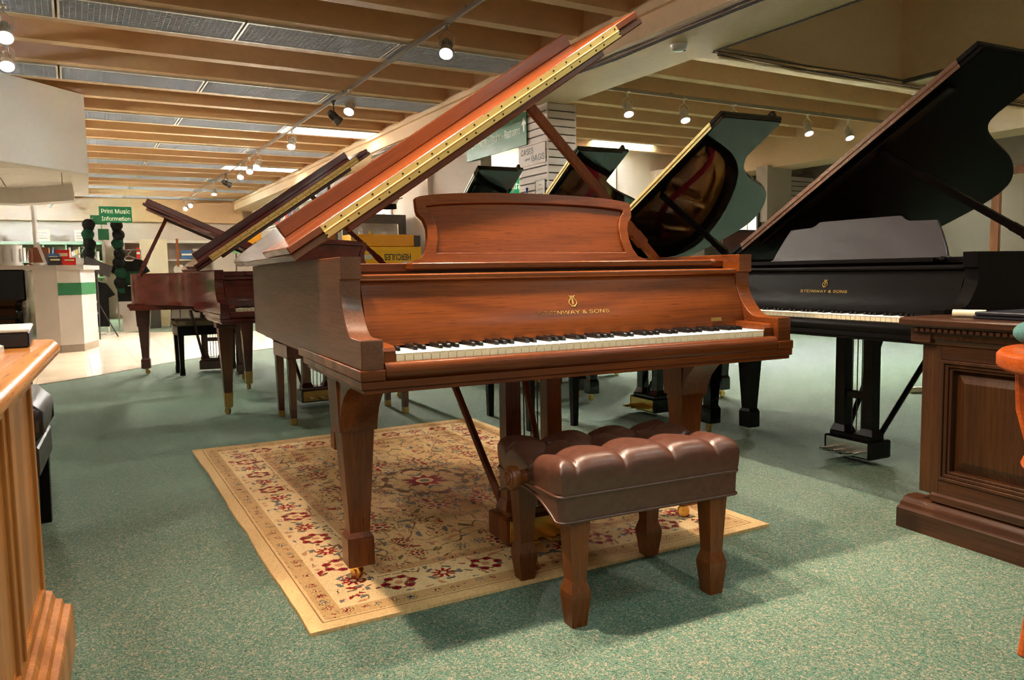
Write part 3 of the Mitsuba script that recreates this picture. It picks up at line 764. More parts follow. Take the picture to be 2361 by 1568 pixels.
part(ce, "bulkhead", box(6.42, 9.2, YC1, YC1 + .14, ZG, 3.4), "ceiling_paint")

wl = thing("wall_back", "far back wall", None, ROOM, kind="structure")
part(wl, "face", box(XW, 4.2, 19.0, 19.2, 0, 3.3), "wall_paint")
part(wl, "fascia", box(XW, 3.3, 18.75, 19.0, 2.28, 2.82), "beam_paint")
wl = thing("wall_left", "left side wall", None, ROOM, kind="structure")
part(wl, "face", box(XW - .2, XW, -6.2, 19.2, 0, 3.3), "wall_paint")
wl = thing("wall_middle", "partition wall under the long girder", None, ROOM, kind="structure")
part(wl, "face", [box(3.56, 3.78, 7.7, 19.0, 0, ZG), box(3.56, 3.78, 7.70, 8.4, 0, ZG)], "wall_paint")
part(wl, "return", box(3.62, 3.76, 6.30, 7.75, 0, ZG), "wall_grey")
wl = thing("wall_right", "bright white wall behind the black pianos", None, ROOM, kind="structure")
part(wl, "face", [box(3.9, 8.62, 8.65, 8.85, 0, 3.2)], "wall_white")
part(wl, "pier", box(8.10, 8.62, 7.9, 8.65, 0, ZG), "wall_paint")
wl = thing("wall_east", "right end wall with the doorway", None, ROOM, kind="structure")
part(wl, "face", [box(9.6, 14.0, 7.0, 7.2, 0, 3.2)], "wall_grey")
wl = thing("wall_side", "side wall with the wood framed window", None, ROOM, kind="structure")
part(wl, "face", [box(9.9, 10.05, -1.0, 2.2, 0, 3.3), box(9.9, 10.05, 2.2, 7.2, 0, .2), box(9.9, 10.05, 2.2, 7.2, 2.12, 3.3), box(9.9, 10.05, 4.9, 7.2, 0, 3.3)], "wall_grey")

wl = thing("wall_front", "front wall behind the viewer", None, ROOM, kind="structure")
part(wl, "face", box(XW, XE, -6.2, -6.0, 0, 3.4), "wall_paint")
wl = thing("wall_far_right", "outer wall at the far right", None, ROOM, kind="structure")
part(wl, "face", [box(XE - .3, XE, -6.2, 7.2, 0, 3.4), box(8.6, XE, 8.8, 9.0, 0, 3.4)], "wall_paint")

# suspended box ceiling at the left
so = thing("soffit", "white angular hanging soffit at the left", None, ROOM, kind="structure")
sp = Polygon([(-.37, 7.3), (-1.04, 6.62), (-3.6, 4.2), (-6.5, 4.2), (-6.5, 10.4), (-1.0, 10.4), (-.33, 9.6)])
part(so, "fascia", prism(sp.difference(sp.buffer(-.16, join_style=2)), "z", 2.0, ZB - .01), "soffit_paint", False)
inn = sp.buffer(-.155, join_style=2)
part(so, "back_fascia", prism(inn.difference(affinity.translate(inn, 0, -.35)), "z", 1.90, 2.3), "soffit_paint", False)
part(so, "grid", prism(inn, "z", 2.12, 2.16), "wall_grey")
st_ = 0
for i in range(-11, 0):
    for j in range(0, 12):
        g = affinity.rotate(sbox(i * .61 + .006, 4.2 + j * .61 + .006, (i + 1) * .61 - .006, 4.2 + (j + 1) * .61 - .006), 0).intersection(inn)
        if g.area > .02:
            part(so, "ceiling_tile", prism(g, "z", 2.10, 2.118), "soffit_paint", False)

# fluorescent fittings between the beams (most of them off)
def troffer_meshes():
    L_, W_ = 1.20, .50
    fr = cat(box(-L_ / 2, L_ / 2, -W_ / 2, -W_ / 2 + .02, 0, .10), box(-L_ / 2, L_ / 2, W_ / 2 - .02, W_ / 2, 0, .10), box(-L_ / 2, -L_ / 2 + .015, -W_ / 2, W_ / 2, 0, .10), box(L_ / 2 - .015, L_ / 2, -W_ / 2, W_ / 2, 0, .10))
    lv = [box(-L_ / 2, L_ / 2, y - .002, y + .002, .002, .026) for y in np.linspace(-W_ / 2, W_ / 2, 13)[1:-1]] + [box(x - .0015, x + .0015, -W_ / 2, W_ / 2, .004, .026) for x in np.linspace(-L_ / 2, L_ / 2, 33)[1:-1]]
    return fr, cat(*lv), box(-L_ / 2, L_ / 2, -W_ / 2, W_ / 2, .10, .12), cat(*[cyl((-L_ / 2 + .03, y, .075), (L_ / 2 - .03, y, .075), .013, 8) for y in (-.12, .12)])
tf_ = troffer_meshes()
tply = [mikit.ply(tf_[0], "metal_white", False), mikit.ply(tf_[1], "louver", False), mikit.ply(tf_[2], "fixture_inside", False), mikit.ply(tf_[3], "white_plastic", True)]
lens = box(-.60, .60, -.245, .245, .006, .010)
def glow(kind): return {**mikit.ply(lens, "white_plastic", False), "emitter": {"type": "area", "radiance": rgb(np.array(COOL if kind == "front_fill" else NEUT) * GAIN[kind]), "sampling_weight": 3.0}}
def troffer(x, y, lit=None, z=ZB - .012, label=None, group=None):
    t = thing("fluorescent_fixture", label or "unlit fluorescent fitting with a silver louver grid between the ceiling beams", "ceiling light", rm(x, y, z), group or "unlit louvered fittings between the beams")
    for n_, pl in (("frame", tply[0]), ("louver", tply[1]), ("back_pan", tply[2]), ("lamp_tube", tply[3])):
        if not (lit and n_ == "louver"): share(t, n_, pl, I4)
    if lit: share(t, "lens", glow(lit), I4, "glowing frosted lens")
    return t
ROWS = [4.825 - PIT_ / 2 + PIT_ * 3 * i for i in range(-4, 8)]
ORD = ['nearest', 'second', 'third', 'fourth', 'fifth', 'sixth', 'seventh']
for r_, y in enumerate(ROWS):
    n_far = 2.46 if y < 10 else 2.40
    for i in range(0, 7):
        x = n_far - i * 1.215
        if x < -3.4: continue
        lit = (abs(y - 8.3725) < .1 and i == 0) or (abs(y - 12.2425) < .1 and i == 0) or (y < 0 and i in (0, 2, 4))
        if y < 4 and not lit: continue
        if y < 0: troffer(x, y, "front_fill", label="unseen lit fluorescent fitting added as fill above the front of the shop", group="added fill fittings at the front")  # unseen fittings added behind the viewer for cool fill light
        elif lit: troffer(x, y, "tube", label="nearer of the two glowing fluorescent fittings by the girder" if y < 10 else "farther of the two glowing fluorescent fittings by the girder")
        else: troffer(x, y, label=f"unlit silver louvered ceiling fitting, {ORD[min(6, r_ - 4)]} row from the viewer, {ORD[i]} from the girder")
# more lit fittings in the bright bay behind the black pianos, hidden by its beams
for (x, y) in ((5.2, 8.05), (7.0, 8.05), (4.6, 7.4)):
    troffer(x, y, "bay", z=2.9, label="lit fluorescent fitting over the bright back bay", group="lit fittings over the back bay")

# ------------------------------------------------------------------ track lighting
def track(x0, y0, x1, y1, z, label, m="metal_grey"):
    t = thing("light_track", label, "track light rail", ROOM)
    part(t, "rail", rod_between((x0, y0, z), (x1, y1, z), .035, .02), m)
    n_ = max(2, int(math.hypot(x1 - x0, y1 - y0) / 2.5))
    for i in range(n_):
        a = (i + .5) / n_
        part(t, "clip", box(x0 + (x1 - x0) * a - .02, x0 + (x1 - x0) * a + .02, y0 + (y1 - y0) * a - .02, y0 + (y1 - y0) * a + .02, z, ZB - .013), m)
HEAD = {}
def head_meshes(kind):
    if kind in HEAD: return HEAD[kind]
    if kind == "can":
        h = lathe([(0, .0), (.026, .0), (.030, .012), (.031, .075), (.040, .10), (.052, .135), (.0525, .158), (.049, .158), (.046, .150), (.040, .14), (0, .138)], 26)
        fins = [xf(box(.030, .043, -.0012, .0012, .03, .095), MT(rz=a)) for a in range(0, 360, 24)]
        h = cat(h, *fins)
    else:
        h = lathe([(0, .0), (.030, .0), (.048, .03), (.052, .06), (.052, .165), (.049, .165), (.049, .09), (0, .086)], 26)
    lamp = lathe([(.047, .0885), (.030, .0905), (0, .0915)], 26) if kind == "plain" else lathe([(.046, .1485), (.030, .1505), (0, .1515)], 26)
    lamp.invert() if lamp.face_normals[:, 2].mean() < 0 else None
    HEAD[kind] = (h, lamp)
    return HEAD[kind]
def spot_head(x, y, zt, aim, lit=1.0, m="metal_white", label="", group=None, power=None, col=NEUT, kind="can", cone=None):
    """A track head hanging under the rail at room x, y; aim is a room point."""
    t = thing("track_head", label, "spotlight", ROOM, group)
    p = np.array([x, y, zt - .16])
    d = np.array(aim, float) - p
    d /= np.linalg.norm(d)
    a = np.cross(d, (0, 0, 1.0)); a = a / np.linalg.norm(a) if np.linalg.norm(a) > 1e-3 else np.array([1.0, 0, 0])
    R = np.eye(4); R[:3, 0], R[:3, 1], R[:3, 2], R[:3, 3] = a, np.cross(d, a), d, p - d * .07
    h, lamp = head_meshes(kind)
    part(t, "mount", [cyl((x, y, zt), (x, y, zt - .045), .011, 10), box(x - .018, x + .018, y - .03, y + .03, zt - .012, zt + .0)], m)
    part(t, "yoke", [tube([p + a * .05 * s, p + a * .056 * s + np.array([0, 0, .07]), np.array([x, y, zt - .043])], .004, 6) for s in (-1, 1)], m)
    part(t, "housing", h, m, 40, M=R)
    k = part(t, "lamp", lamp, "white_plastic", True, M=R, label="glowing lamp face" if lit else None)
    if lit:
        g, wt = (power, 1.0) if isinstance(power, str) else ("far", power or 1.0)
        scene[k]["emitter"] = {"type": "area", "radiance": rgb(np.array(col) * GAIN[g] * wt * lit), "sampling_weight": {"key": 8.0, "front": 8.0, "far": 1.0}[g]}
    return t
track(1.915, -1.0, 1.915, 18.6, 2.762, "long white track rail running along the ceiling to the far wall")
track(-.90, -1.0, -.93, 6.3, 2.762, "track rail at the left edge with two lit spotlights")
track(3.85, 4.66, 8.6, 4.62, 2.762, "track rail crossing the beams at the right above the black pianos")
track(-.85, .28, 2.7, .28, 2.762, "track rail above the walnut grand, over the frame")
FAR = "spotlights along the long track"
def far(x, y, aim, label, lit=1.0, **k): spot_head(x, y, 2.744, aim, lit, label=label, **k)
far(1.90, 3.50, (1.2, 2.4, 1.0), "silver finned spotlight nearest on the long track", .25, m="metal_grey")
far(1.90, 5.75, (.9, 4.4, .6), "lit spotlight by the second louver row on the long track", 1.2)
far(1.90, 6.30, (3.2, 6.0, 1.2), "dark turned spotlight beside the lit one on the long track", 0, m="metal_dark")
far(1.90, 8.05, (1.0, 6.5, .4), "single lit spotlight midway along the long track")
far(1.90, 10.05, (.8, 8.5, .4), "upper right spotlight of the close cluster on the long track")
far(1.90, 10.65, (1.2, 8.4, .2), "middle spotlight of the close cluster on the long track")
far(1.90, 11.35, (1.0, 9.3, .2), "lower left spotlight of the close cluster on the long track")
far(1.90, 12.75, (3.6, 13.4, 1.8), "dark spotlight turned to the wall beyond the cluster", 0, m="metal_dark")
far(1.90, 14.05, (1.7, 13.0, .2), "white spotlight pointing straight down far along the track")
far(1.90, 17.25, (0.9, 14.0, 1.2), "glaring spotlight near the far end of the long track", 2.2)
far(1.90, 18.1, (.6, 15.0, 1.0), "small last spotlight at the end of the long track")
spot_head(-.88, 4.45, 2.744, (-.85, 3.0, 1.0), 1.0, label="upper of two lit spotlights at the left edge", power=.22)
spot_head(-.92, 5.25, 2.744, (-.8, 3.9, 1.0), 1.0, label="lower of two lit spotlights at the left edge", power=.22)
track(-.80, 14.0, -.80, 18.6, 2.762, "short white track rail left of the print sign")
spot_head(-.80, 14.5, 2.744, (-1.4, 13.6, 1.8), 1.0, label="upper small tilted spotlight left of the green print sign", power=.8)
spot_head(-.84, 17.9, 2.744, (-1.6, 18.6, 1.9), 1.0, label="lower small spotlight left of the green print sign, nearer the back wall", power=.8)
for x, lb, lit in ((4.46, "first lit spotlight of the right track, left of the black lid", 1), (5.22, "second lit spotlight of the right track, left of the black lid", 1), (5.95, "spotlight hidden over the tip of the black lid", 1),
                   (7.16, "third lit spotlight of the right track, right of the black lid", 1), (7.9, "fourth lit spotlight of the right track, right of the black lid", 1)):
    spot_head(x, 4.64, 2.744, (x - .5, 3.3, .0), lit, label=lb, power=1.5)
spot_head(6.76, 3.02, 2.62, (6.2, 3.6, 1.9), 0, m="metal_white", label="unlit spotlight on the black arm at the upper right")
for x, aim, pw in ((-.36, (.5, -.05, .3), 1.0), (.15, (.85, -.1, .3), .7), (.95, (1.0, -.1, .4), .6), (2.0, (1.75, .3, .0), .6), (2.45, (2.9, 1.7, .9), .5)):  # the last head is added to light the inside of a black grand
    spot_head(x, .28, 2.744, aim, pw, label="lit spotlight of the track above the walnut grand", power="key", col=WARM, group="spotlights above the walnut grand", kind="plain")
spot_head(-1.9, 5.0, 2.744, (-1.0, 6.7, 2.3), 1.0, label="unseen lit spotlight added to brighten the hanging soffit", power=.5)  # extra head out of view, added to light the soffit
track(-2.3, 5.0, -1.6, 5.0, 2.762, "short added track rail for the unseen soffit spotlight")
track(-2.7, 9.0, -2.7, 17.5, 2.762, "unseen added track rail beyond the left edge over the sales counter")  # rail and heads added out of view to brighten counter and back wall
for y, aim, pw in ((10.4, (-1.3, 9.9, .9), 1.2), (12.5, (-1.0, 12.2, .4), 1.2), (14.4, (-1.4, 18.9, 1.9), 1.6), (15.6, (.2, 18.9, 1.8), 1.6), (16.6, (-2.2, 18.9, 1.9), 1.4), (9.3, (-.6, 8.9, 0), 1.0)):
    spot_head(-2.7, y, 2.744, aim, 1.0, label="unseen lit spotlight added beyond the left edge to brighten the counter and back wall", power=pw, group="spotlights added beyond the left edge")
# unseen heads and rail added at the front of the shop as frontal fill
for x, y, aim, pw in ((-1.3, -2.5, (.5, .2, .8), 1.0), (-.2, -2.5, (.9, .2, .8), .6), (-2.2, -2.5, (-.2, .2, .6), .4)):
    spot_head(x, y, 2.744, aim, pw, label="unseen lit spotlight added as fill at the front of the shop", power="front", group="fill spotlights added at the front of the shop", kind="plain")
track(-2.6, -2.5, 3.4, -2.5, 2.762, "unseen added track rail at the front of the shop")

# ------------------------------------------------------------------ the other pianos
grand_piano("polished dark red mahogany grand piano behind the tail of the walnut grand, left of it", MT(.005, 3.27, 0, 2.6), L=1.80, case="mahogany", side="mahogany", leg="mahogany_dark", desk="carved",
            style="tapered", ferr="brass_old", metal="brass_old", keyrange=(0, 6), angle=34.5, lidlen=1.47)
grand_piano("small rosewood grand piano far behind the mahogany one, its lid rising to the left", MT(.99, 6.72, 0, 172), L=1.5, case="rosewood", leg="mahogany_dark", style="spade", keyrange=None, angle=25, metal="brass_old", prop=(1.30, .75), proptop=1.25,
            strip="bronze_strip", desk=None, hinge_dots=False)
grand_piano("large satin black concert grand piano at the right with gold lettering", MT(2.12, 1.47, 0, -89.8), W=1.50, lidoff=-.0, lid_under='black_lid', L=1.86, case="black_satin", lidtop="black_lid", lip="black_satin", strip="bronze_strip", metal="chrome", lidlen=1.62, angle=29.5, lidpoly=[(1.622, .957), (1.304, .962), (1.238, .993), (1.17, 1.096), (1.076, 1.33), (1.0, 1.522), (.921, 1.655), (.80, 1.785), (.688, 1.822), (.53, 1.80), (.30, 1.72), (.0, 1.62)], desk_mat="black_brushed",
            inside=True, letters=("STEINWAY & SONS", .805, .812, .0125, .26, "gold_letter"), prop=(1.50, .72), proptop=1.0, hinge_dots="chrome", keyrange=(4, 50))
grand_piano("polished black grand piano whose raised lid mirrors gold strings", MT(2.01, 2.93, 0, -90), W=1.44, L=1.52, case="black_gloss", lidlen=1.706, angle=27, lidpoly=[(1.708, 0.842), (1.384, 0.856), (1.32, 0.888), (1.214, 0.988), (1.12, 1.164), (1.04, 1.299), (0.942, 1.392), (0.784, 1.48), (0.615, 1.512), (0.405, 1.464), (0.187, 1.37), (0.0, 1.22)], inside=True, keyrange=None, desk=None, hinge_dots=False)
grand_piano("polished black grand piano between the slatted column and the mirroring lid", MT(2.03, 4.33, 0, -90), W=1.38, L=1.54, case="black_gloss", lidlen=1.618, angle=30.5, lidpoly=[(1.619, .798), (1.297, .812), (1.225, .90), (1.114, 1.10), (1.03, 1.28), (.93, 1.41), (.77, 1.50), (.60, 1.53), (.40, 1.48), (.18, 1.38), (.0, 1.22)], inside=True, keyrange=None, desk=None, hinge_dots=False)
grand_piano("short black grand piano with a steep lid in front of the white trumpet", MT(1.84, 5.64, 0, -90), W=1.27, L=1.40, case="black_gloss", lidlen=1.60, angle=32, lidpoly=[(1.60, .80), (1.30, .81), (1.22, .90), (1.1, 1.08), (1.0, 1.24), (.9, 1.33), (.7, 1.40), (.4, 1.36), (.0, 1.15)], keyrange=None, desk=None, strip="chrome", hinge_dots=False)

def simple_bench(label, x, y, rz, w, d, seat_mat, wood_mat, h=.49, tip=None, cushion=True):
    t = thing("piano_bench", label, "bench", MT(x, y, 0, rz))
    part(t, "apron", box(-w / 2, w / 2, -d / 2, d / 2, h - .12, h - .03, .004), wood_mat)
    part(t, "seat", box(-w / 2 - .012, w / 2 + .012, -d / 2 - .012, d / 2 + .012, h - .032, h + (.035 if cushion else 0), .018), seat_mat, 40)
    for a in (-1, 1):
        for b in (-1, 1):
            k = part(t, "leg", frus(a * (w / 2 - .03), b * (d / 2 - .03), 0, .034, .034, h - .10, .050, .050), wood_mat, False)
            if tip == "brass_old": part(k, "foot_tip", box(a * (w / 2 - .03) - .019, a * (w / 2 - .03) + .019, b * (d / 2 - .03) - .019, b * (d / 2 - .03) + .019, .0, .045, .003), "brass_old", label="brass foot tip")
            elif tip: part(k, "foot_tip", box(a * (w / 2 - .03) - .023, a * (w / 2 - .03) + .023, b * (d / 2 - .03) - .023, b * (d / 2 - .03) + .023, .0, .07, .004), wood_mat)
    return t
simple_bench("dark red piano bench with brass foot tips under the mahogany grand", .745, 3.245, 2.6, .80, .40, "leather_black", "mahogany_dark", .535, "brass_old")
simple_bench("black bench with a pale velvet seat behind the mahogany grand", .17, 6.30, 5, .58, .33, "velvet_gold", "black_satin", .50, "spade")
simple_bench("black bench behind the polished black grands, near the tail of the walnut grand", 1.72, 2.42, -90, .62, .36, "leather_black", "black_satin", .49)

# black piano at the left edge, with its bench
t = thing("digital_piano", "black piano at the left edge with a curved cheek and white keys", "piano", MT(-.945, 2.42, 0))
part(t, "body", [box(-1.46, 0, .16, .52, .60, .98, .006), box(-1.44, -.02, .0, .2, .63, .685, .003)], "black_gloss")
for x in (-1.46, -.03):
    part(t, "cheek", bprism([(-.02, .62), (-.02, .775), (-.012, .80), (.01, .822), (.05, .832), (.30, .84), (.30, .62)], "x", x, x + .03, .003), "black_gloss", 50)
keys(t, -1.36, .0, .742, first=36, last=52)
part(t, "key_block", box(-.136, -.032, .01, .16, .69, .75, .003), "black_gloss")
for x in (-1.40, -.055):
    for y in (.02, .42): part(t, "leg", frus(x, y, 0, .05, .05, .63, .06, .06), "black_satin", False)
t = thing("piano_bench", "black leather bench with a padded seat between the oak counter and the black piano", "bench", MT(-1.14, 1.38, 0))
part(t, "seat", box(-.36, .36, -.25, .25, .36, .535, .05), "leather_black", 60)
part(t, "apron", box(-.345, .345, -.235, .235, .27, .37, .006), "leather_black")
for x in (-.31, .31):
    for y in (-.2, .2): part(t, "leg", frus(x, y, 0, .04, .04, .28, .05, .05), "black_satin", False)

# ------------------------------------------------------------------ desk and chair at the right, oak counter at the left
def panelled_face(t, L0, L1, Z0, Z1, m, mh, axisM, n=1, prefix=""):
    """Raised panels let into a face that lies in the local x-z plane at y=0 and looks to -y."""
    w = (L1 - L0) / n
    for i in range(n):
        a, b = L0 + i * w, L0 + (i + 1) * w
        st = .072
        part(t, "stile", box(a, a + st, -.002, .03, Z0, Z1, .002), m, M=axisM)
        if i == n - 1: part(t, "stile", box(b - st, b, -.002, .03, Z0, Z1, .002), m, M=axisM)
        x0, x1, z0, z1 = a + st, b - (st if i == n - 1 else 0), Z0 + .055, Z1 - .05
        part(t, "rail", box(x0, x1, -.0015, .03, Z0, z0, .002), mh, M=axisM)
        part(t, "rail", box(x0, x1, -.0015, .03, z1, Z1, .002), mh, M=axisM)
        for k, (dp, o, wd) in enumerate(((-.008, 0, .012), (-.001, .012, .012), (.006, .024, .010))):
            q0, q1, q2, q3 = x0 + o, x1 - o, z0 + o, z1 - o
            part(t, "molding", [box(q0, q0 + wd, dp, .04, q2, q3, .002), box(q1 - wd, q1, dp, .04, q2, q3, .002), box(q0, q1, dp, .04, q2, q2 + wd, .002), box(q0, q1, dp, .04, q3 - wd, q3, .002)], m, M=axisM)
        o = .036
        q = [x0 + o, x1 - o, z0 + o, z1 - o]
        bv = .038
        part(t, "panel", hull([(x, y, z) for x, y, z in [(q[0], .030, q[2]), (q[1], .030, q[2]), (q[0], .030, q[3]), (q[1], .030, q[3]), (q[0] + bv, .012, q[2] + bv), (q[1] - bv, .012, q[2] + bv), (q[0] + bv, .012, q[3] - bv), (q[1] - bv, .012, q[3] - bv), (q[0], .05, q[2]), (q[1], .05, q[2]), (q[0], .05, q[3]), (q[1], .05, q[3])]]), m, False, M=axisM)
D = MT(1.972, -.062, 0, -91.5)                   # local x runs along the face toward the viewer, y into the desk
t = thing("desk", "dark carved wooden desk with a raised panel at the right edge", "desk", D)
part(t, "carcass", box(.02, 1.30, .03, .72, .08, .70), "desk_wood")
panelled_face(t, 0, .92, .135, .655, "desk_wood", "desk_wood_h", I4, 2)
part(t, "base", [bprism([(-.052, 0), (-.052, .068), (-.046, .074), (-.036, .076), (-.032, .088), (-.022, .092), (-.014, .104), (0, .108), (.05, .108), (.05, 0)], "x", -.052, 1.32, .004), box(-.052, .05, -.05, .74, 0, .07, .004), box(-.03, .05, -.02, .74, .07, .1, .004)], "desk_wood_h", 40)
part(t, "base_molding", bprism([(0, .108), (-.012, .112), (-.012, .135), (-.004, .142), (.03, .142), (.03, .108)], "x", .05, 1.3, .002), "desk_wood_h", 40)
part(t, "cornice", [bprism([(.03, .655), (-.006, .655), (-.010, .668), (-.022, .676), (-.026, .692), (-.040, .70), (-.044, .716), (.03, .716)], "x", -.02, 1.32, .003), box(-.03, .05, -.03, .74, .66, .714, .004)], "desk_wood_h", 40)
k = part(t, "desktop", box(-.058, 1.34, -.060, .76, .716, .748, .008), "desk_wood_h", 40)
for i in range(44):
    part(t, "dentil", box(.0 + i * .022, .014 + i * .022, -.050, -.04, .700, .712, .002), "desk_wood_h", False)
solo("document_folder", [box(.16, .66, .02, .40, .7485, .760, .003), box(.17, .64, .015, .40, .7605, .772, .003)], "folder_black", "black document folder lying on the dark carved desk", "folder", D)
t = thing("rolled_paper", "small rolled yellowish paper at the end of the black folder", "paper roll", D)
part(t, "roll", [cyl((.07, .05, .762), (.16, .09, .762), .0125, 16)], "cream")
t = thing("eyeglasses", "dark tinted eyeglasses with a green glint on the desk folder", "glasses", D @ MT(.42, .12, .7735))
for a in (-.034, .034): part(t, "lens", lathe([(0, .0005), (.028, 0), (.028, .002), (0, .0025)], 20, MT(a, 0, .03, rx=90)), "plastic_black")
part(t, "frame", [cyl((-.008, 0, .034), (.008, 0, .034), .002, 6)] + [tube([(s * .062, 0, .036), (s * .064, .06, .030), (s * .062, .12, .004)], .002, 6) for s in (-1, 1)] + [tube([(s * .034 + .0285 * math.cos(a), 0, .03 + .0285 * math.sin(a)) for a in np.linspace(0, 6.283, 20)], .0018, 5) for s in (-1, 1)], "plastic_black")
t = thing("sheet_holder", "white tilted sheet with ruled lines at the right edge above the desk", "paper", D @ MT(.62, .20, .7735, rx=-20, rz=-8))
part(t, "sheet", box(-.11, .11, 0, .004, 0, .19, .001), "paper")
for i in range(5): part(t, "ruled_line", box(-.10, .10, -.0006, 0, .03 + i * .032, .0315 + i * .032), "wire_grey")

C = MT(1.605, -.90, 0, 20)
t = thing("armchair", "reddish wooden captain's chair at the right edge with a curved arm rail", "chair", C)
ar = np.linspace(math.radians(-35), math.radians(215), 30)
def rail(r0, r1, z0, z1):
    v = np.vstack([[(r * math.cos(a), r * math.sin(a), z) for a in ar] for r, z in ((r0, z0 + .006), (r0, z1 - .006), (r0 + .008, z1), (r1 - .01, z1), (r1, z1 - .01), (r1, z0 + .01), (r1 - .01, z0), (r0 + .008, z0))])
    n, f = len(ar), []
    for k in range(8):
        for i in range(n - 1):
            q, w = k * n + i, (k + 1) % 8 * n + i
            f += [(q, q + 1, w + 1), (q, w + 1, w)]
    for e in (0, n - 1):
        f += [(e, k * n + e, (k + 1) * n + e) for k in range(1, 7)]
    return trimesh.Trimesh(v, f, process=False)
part(t, "arm_rail", rail(.225, .305, .668, .715), "chair_wood", 50)
part(t, "seat", lathe([(0, .40), (.20, .405), (.235, .415), (.245, .43), (.24, .445), (.20, .45), (0, .44)], 36), "chair_wood", 40)
for a in np.radians((-30, 10, 50, 90, 130, 170, 210)):
    part(t, "spindle", tube([(.255 * math.cos(a), .255 * math.sin(a), .67), (.245 * math.cos(a), .245 * math.sin(a), .56), (.22 * math.cos(a), .22 * math.sin(a), .44)], [.014, .019, .013], 10), "chair_wood")
for a in np.radians((45, 135, 225, 315)):
    part(t, "leg", tube([(.19 * math.cos(a), .19 * math.sin(a), .41), (.235 * math.cos(a), .235 * math.sin(a), .2), (.27 * math.cos(a), .27 * math.sin(a), 0)], [.017, .021, .015], 10), "chair_wood")
part(t, "stretcher", [cyl((.24 * math.cos(a), .24 * math.sin(a), .17), (.24 * math.cos(a + 1.5708), .24 * math.sin(a + 1.5708), .17), .010, 8) for a in np.radians((45, 135, 225, 315))], "chair_wood")
t = thing("folded_cloth", "teal cloth bundle resting on the arm rail of the captain's chair", "cloth", C)
bl_ = trimesh.creation.icosphere(4, 1.0)
v = bl_.vertices * (.085, .075, .040)
v *= 1 + .22 * (meshkit.fbm(v * 16, 3, 2)[:, None] - .5)
v[:, 2] = np.maximum(v[:, 2], -.028)
part(t, "bundle", trimesh.Trimesh(v * (1, 1, .9) + (.135, .225, .7435), bl_.faces, process=False), "teal_cloth", True)

# oak counter at the left edge
t = thing("oak_counter", "honey oak counter with panelled side at the lower left edge", "counter", I4)
part(t, "carcass", box(-2.2, -.722, -.70, .335, .02, .735), "oak_side")
OM = MT(-.722, -.70, 0, 90)
panelled_face(t, 0, 1.035, .13, .74, "oak_side", "oak_side", OM, 2)
part(t, "base", [bprism([(-.055, 0), (-.055, .095), (-.05, .105), (-.036, .108), (-.032, .122), (-.018, .126), (-.012, .145), (0, .150), (.03, .15), (.03, 0)], "x", -.05, 1.08, .004)], "oak_side", 40, M=OM)
tp = affinity.translate(sbox(-2.3, -.79, -.705, .34).buffer(.05, join_style=1, resolution=8), .0, 0)
part(t, "countertop", bprism(Polygon(np.array(tp.exterior.coords)[:-1]), "z", .738, .782, .014), "oak_top", 60)
t = thing("storage_box", "low black box with a pale lid on the oak counter", "box", MT(-.80, .18, .7825, 4))
part(t, "body", box(-.22, .10, -.07, .19, 0, .033, .003), "plastic_black")
part(t, "lid", box(-.222, .102, -.072, .192, .0335, .040, .002), "paper")
t = thing("display_stand", "dark upright card stand with a white plastic foot on the oak counter", "stand", MT(-.792, .00, .7825))
part(t, "foot", hull([(a * .06, b * .035, z) for a in (-1, 1) for b in (-1, 1) for z in (0, .012)] + [(a * .012 - .02, b * .012, .04) for a in (-1, 1) for b in (-1, 1)]), "white_plastic", 30)
part(t, "card", box(-.10, .012, -.004, .004, .035, .12, .001), "metal_grey")

# white sales counter beyond the tiles
t = thing("sales_counter", "white sales counter with a green stripe beyond the pale tiles", "counter", MT(-1.30, 9.49, 0))
cp = Polygon([(-2.2, 0), (0, 0), (.255, .10), (.40, .75), (.2, 1.1), (-2.2, 1.1)])
part(t, "body", prism(cp, "z", .10, 1.06), "laminate", False)
part(t, "toe_kick", prism(cp.buffer(-.004), "z", 0, .10), "toe_kick", False)
part(t, "top", prism(Polygon([(-2.25, -.03), (0.0, -.03), (.30, .06), (.46, .75), (.25, 1.14), (-2.25, 1.14)]), "z", 1.06, 1.115), "laminate_top", False)
part(t, "stripe", prism(Polygon([(.004, -.003), (.259, .097), (.404, .75), (.398, .75), (.25, .10), (.004, .004)]), "z", .735, .89), "green_laminate", False, label="dark green stripe")
t = thing("sales_counter", "nearer white counter with a green stripe cut by the left edge", "counter", MT(-1.97, 8.45, 0))
part(t, "body", box(-1.4, -.02, 0, .55, .0, 1.06), "laminate", False)
part(t, "top", box(-1.4, .02, -.03, .6, 1.06, 1.115, .003), "laminate_top")
part(t, "stripe", box(-1.4, -.018, -.003, .553, .735, .89), "green_laminate", False, label="dark green stripe")
CT = lambda x, y=0.0: MT(x, 9.70 + y, 1.1155)
t = thing("drum", "white drum with chrome lugs standing on the sales counter", "drum", CT(-1.80, .02))
part(t, "shell", cyl((0, 0, .015), (0, 0, .245), .125, 40), "white_plastic", 40)
for z in (.0, .245): part(t, "hoop", lathe([(.118, z), (.130, z), (.130, z + .016), (.118, z + .016)], 40), "metal_white", 40)
part(t, "drum_head", lathe([(0, .262), (.119, .260), (.119, .255)], 40), "paper")
for a in range(0, 360, 45): part(t, "lug", xf(box(.125, .137, -.010, .010, .05, .21, .004), MT(rz=a + 12)), "chrome")
t = thing("easel_card", "tall pale card leaning on the sales counter", "sign", CT(-1.43, .1))
part(t, "card", xf(box(-.018, .018, 0, .012, 0, .31), MT(0, 0, 0, ry=-16)), "metal_white")
solo("carton", box(-.10, .10, 0, .14, 0, .24, .003), "brown_card", "brown carton with dark print standing on the sales counter", "carton", CT(-1.50, .22))
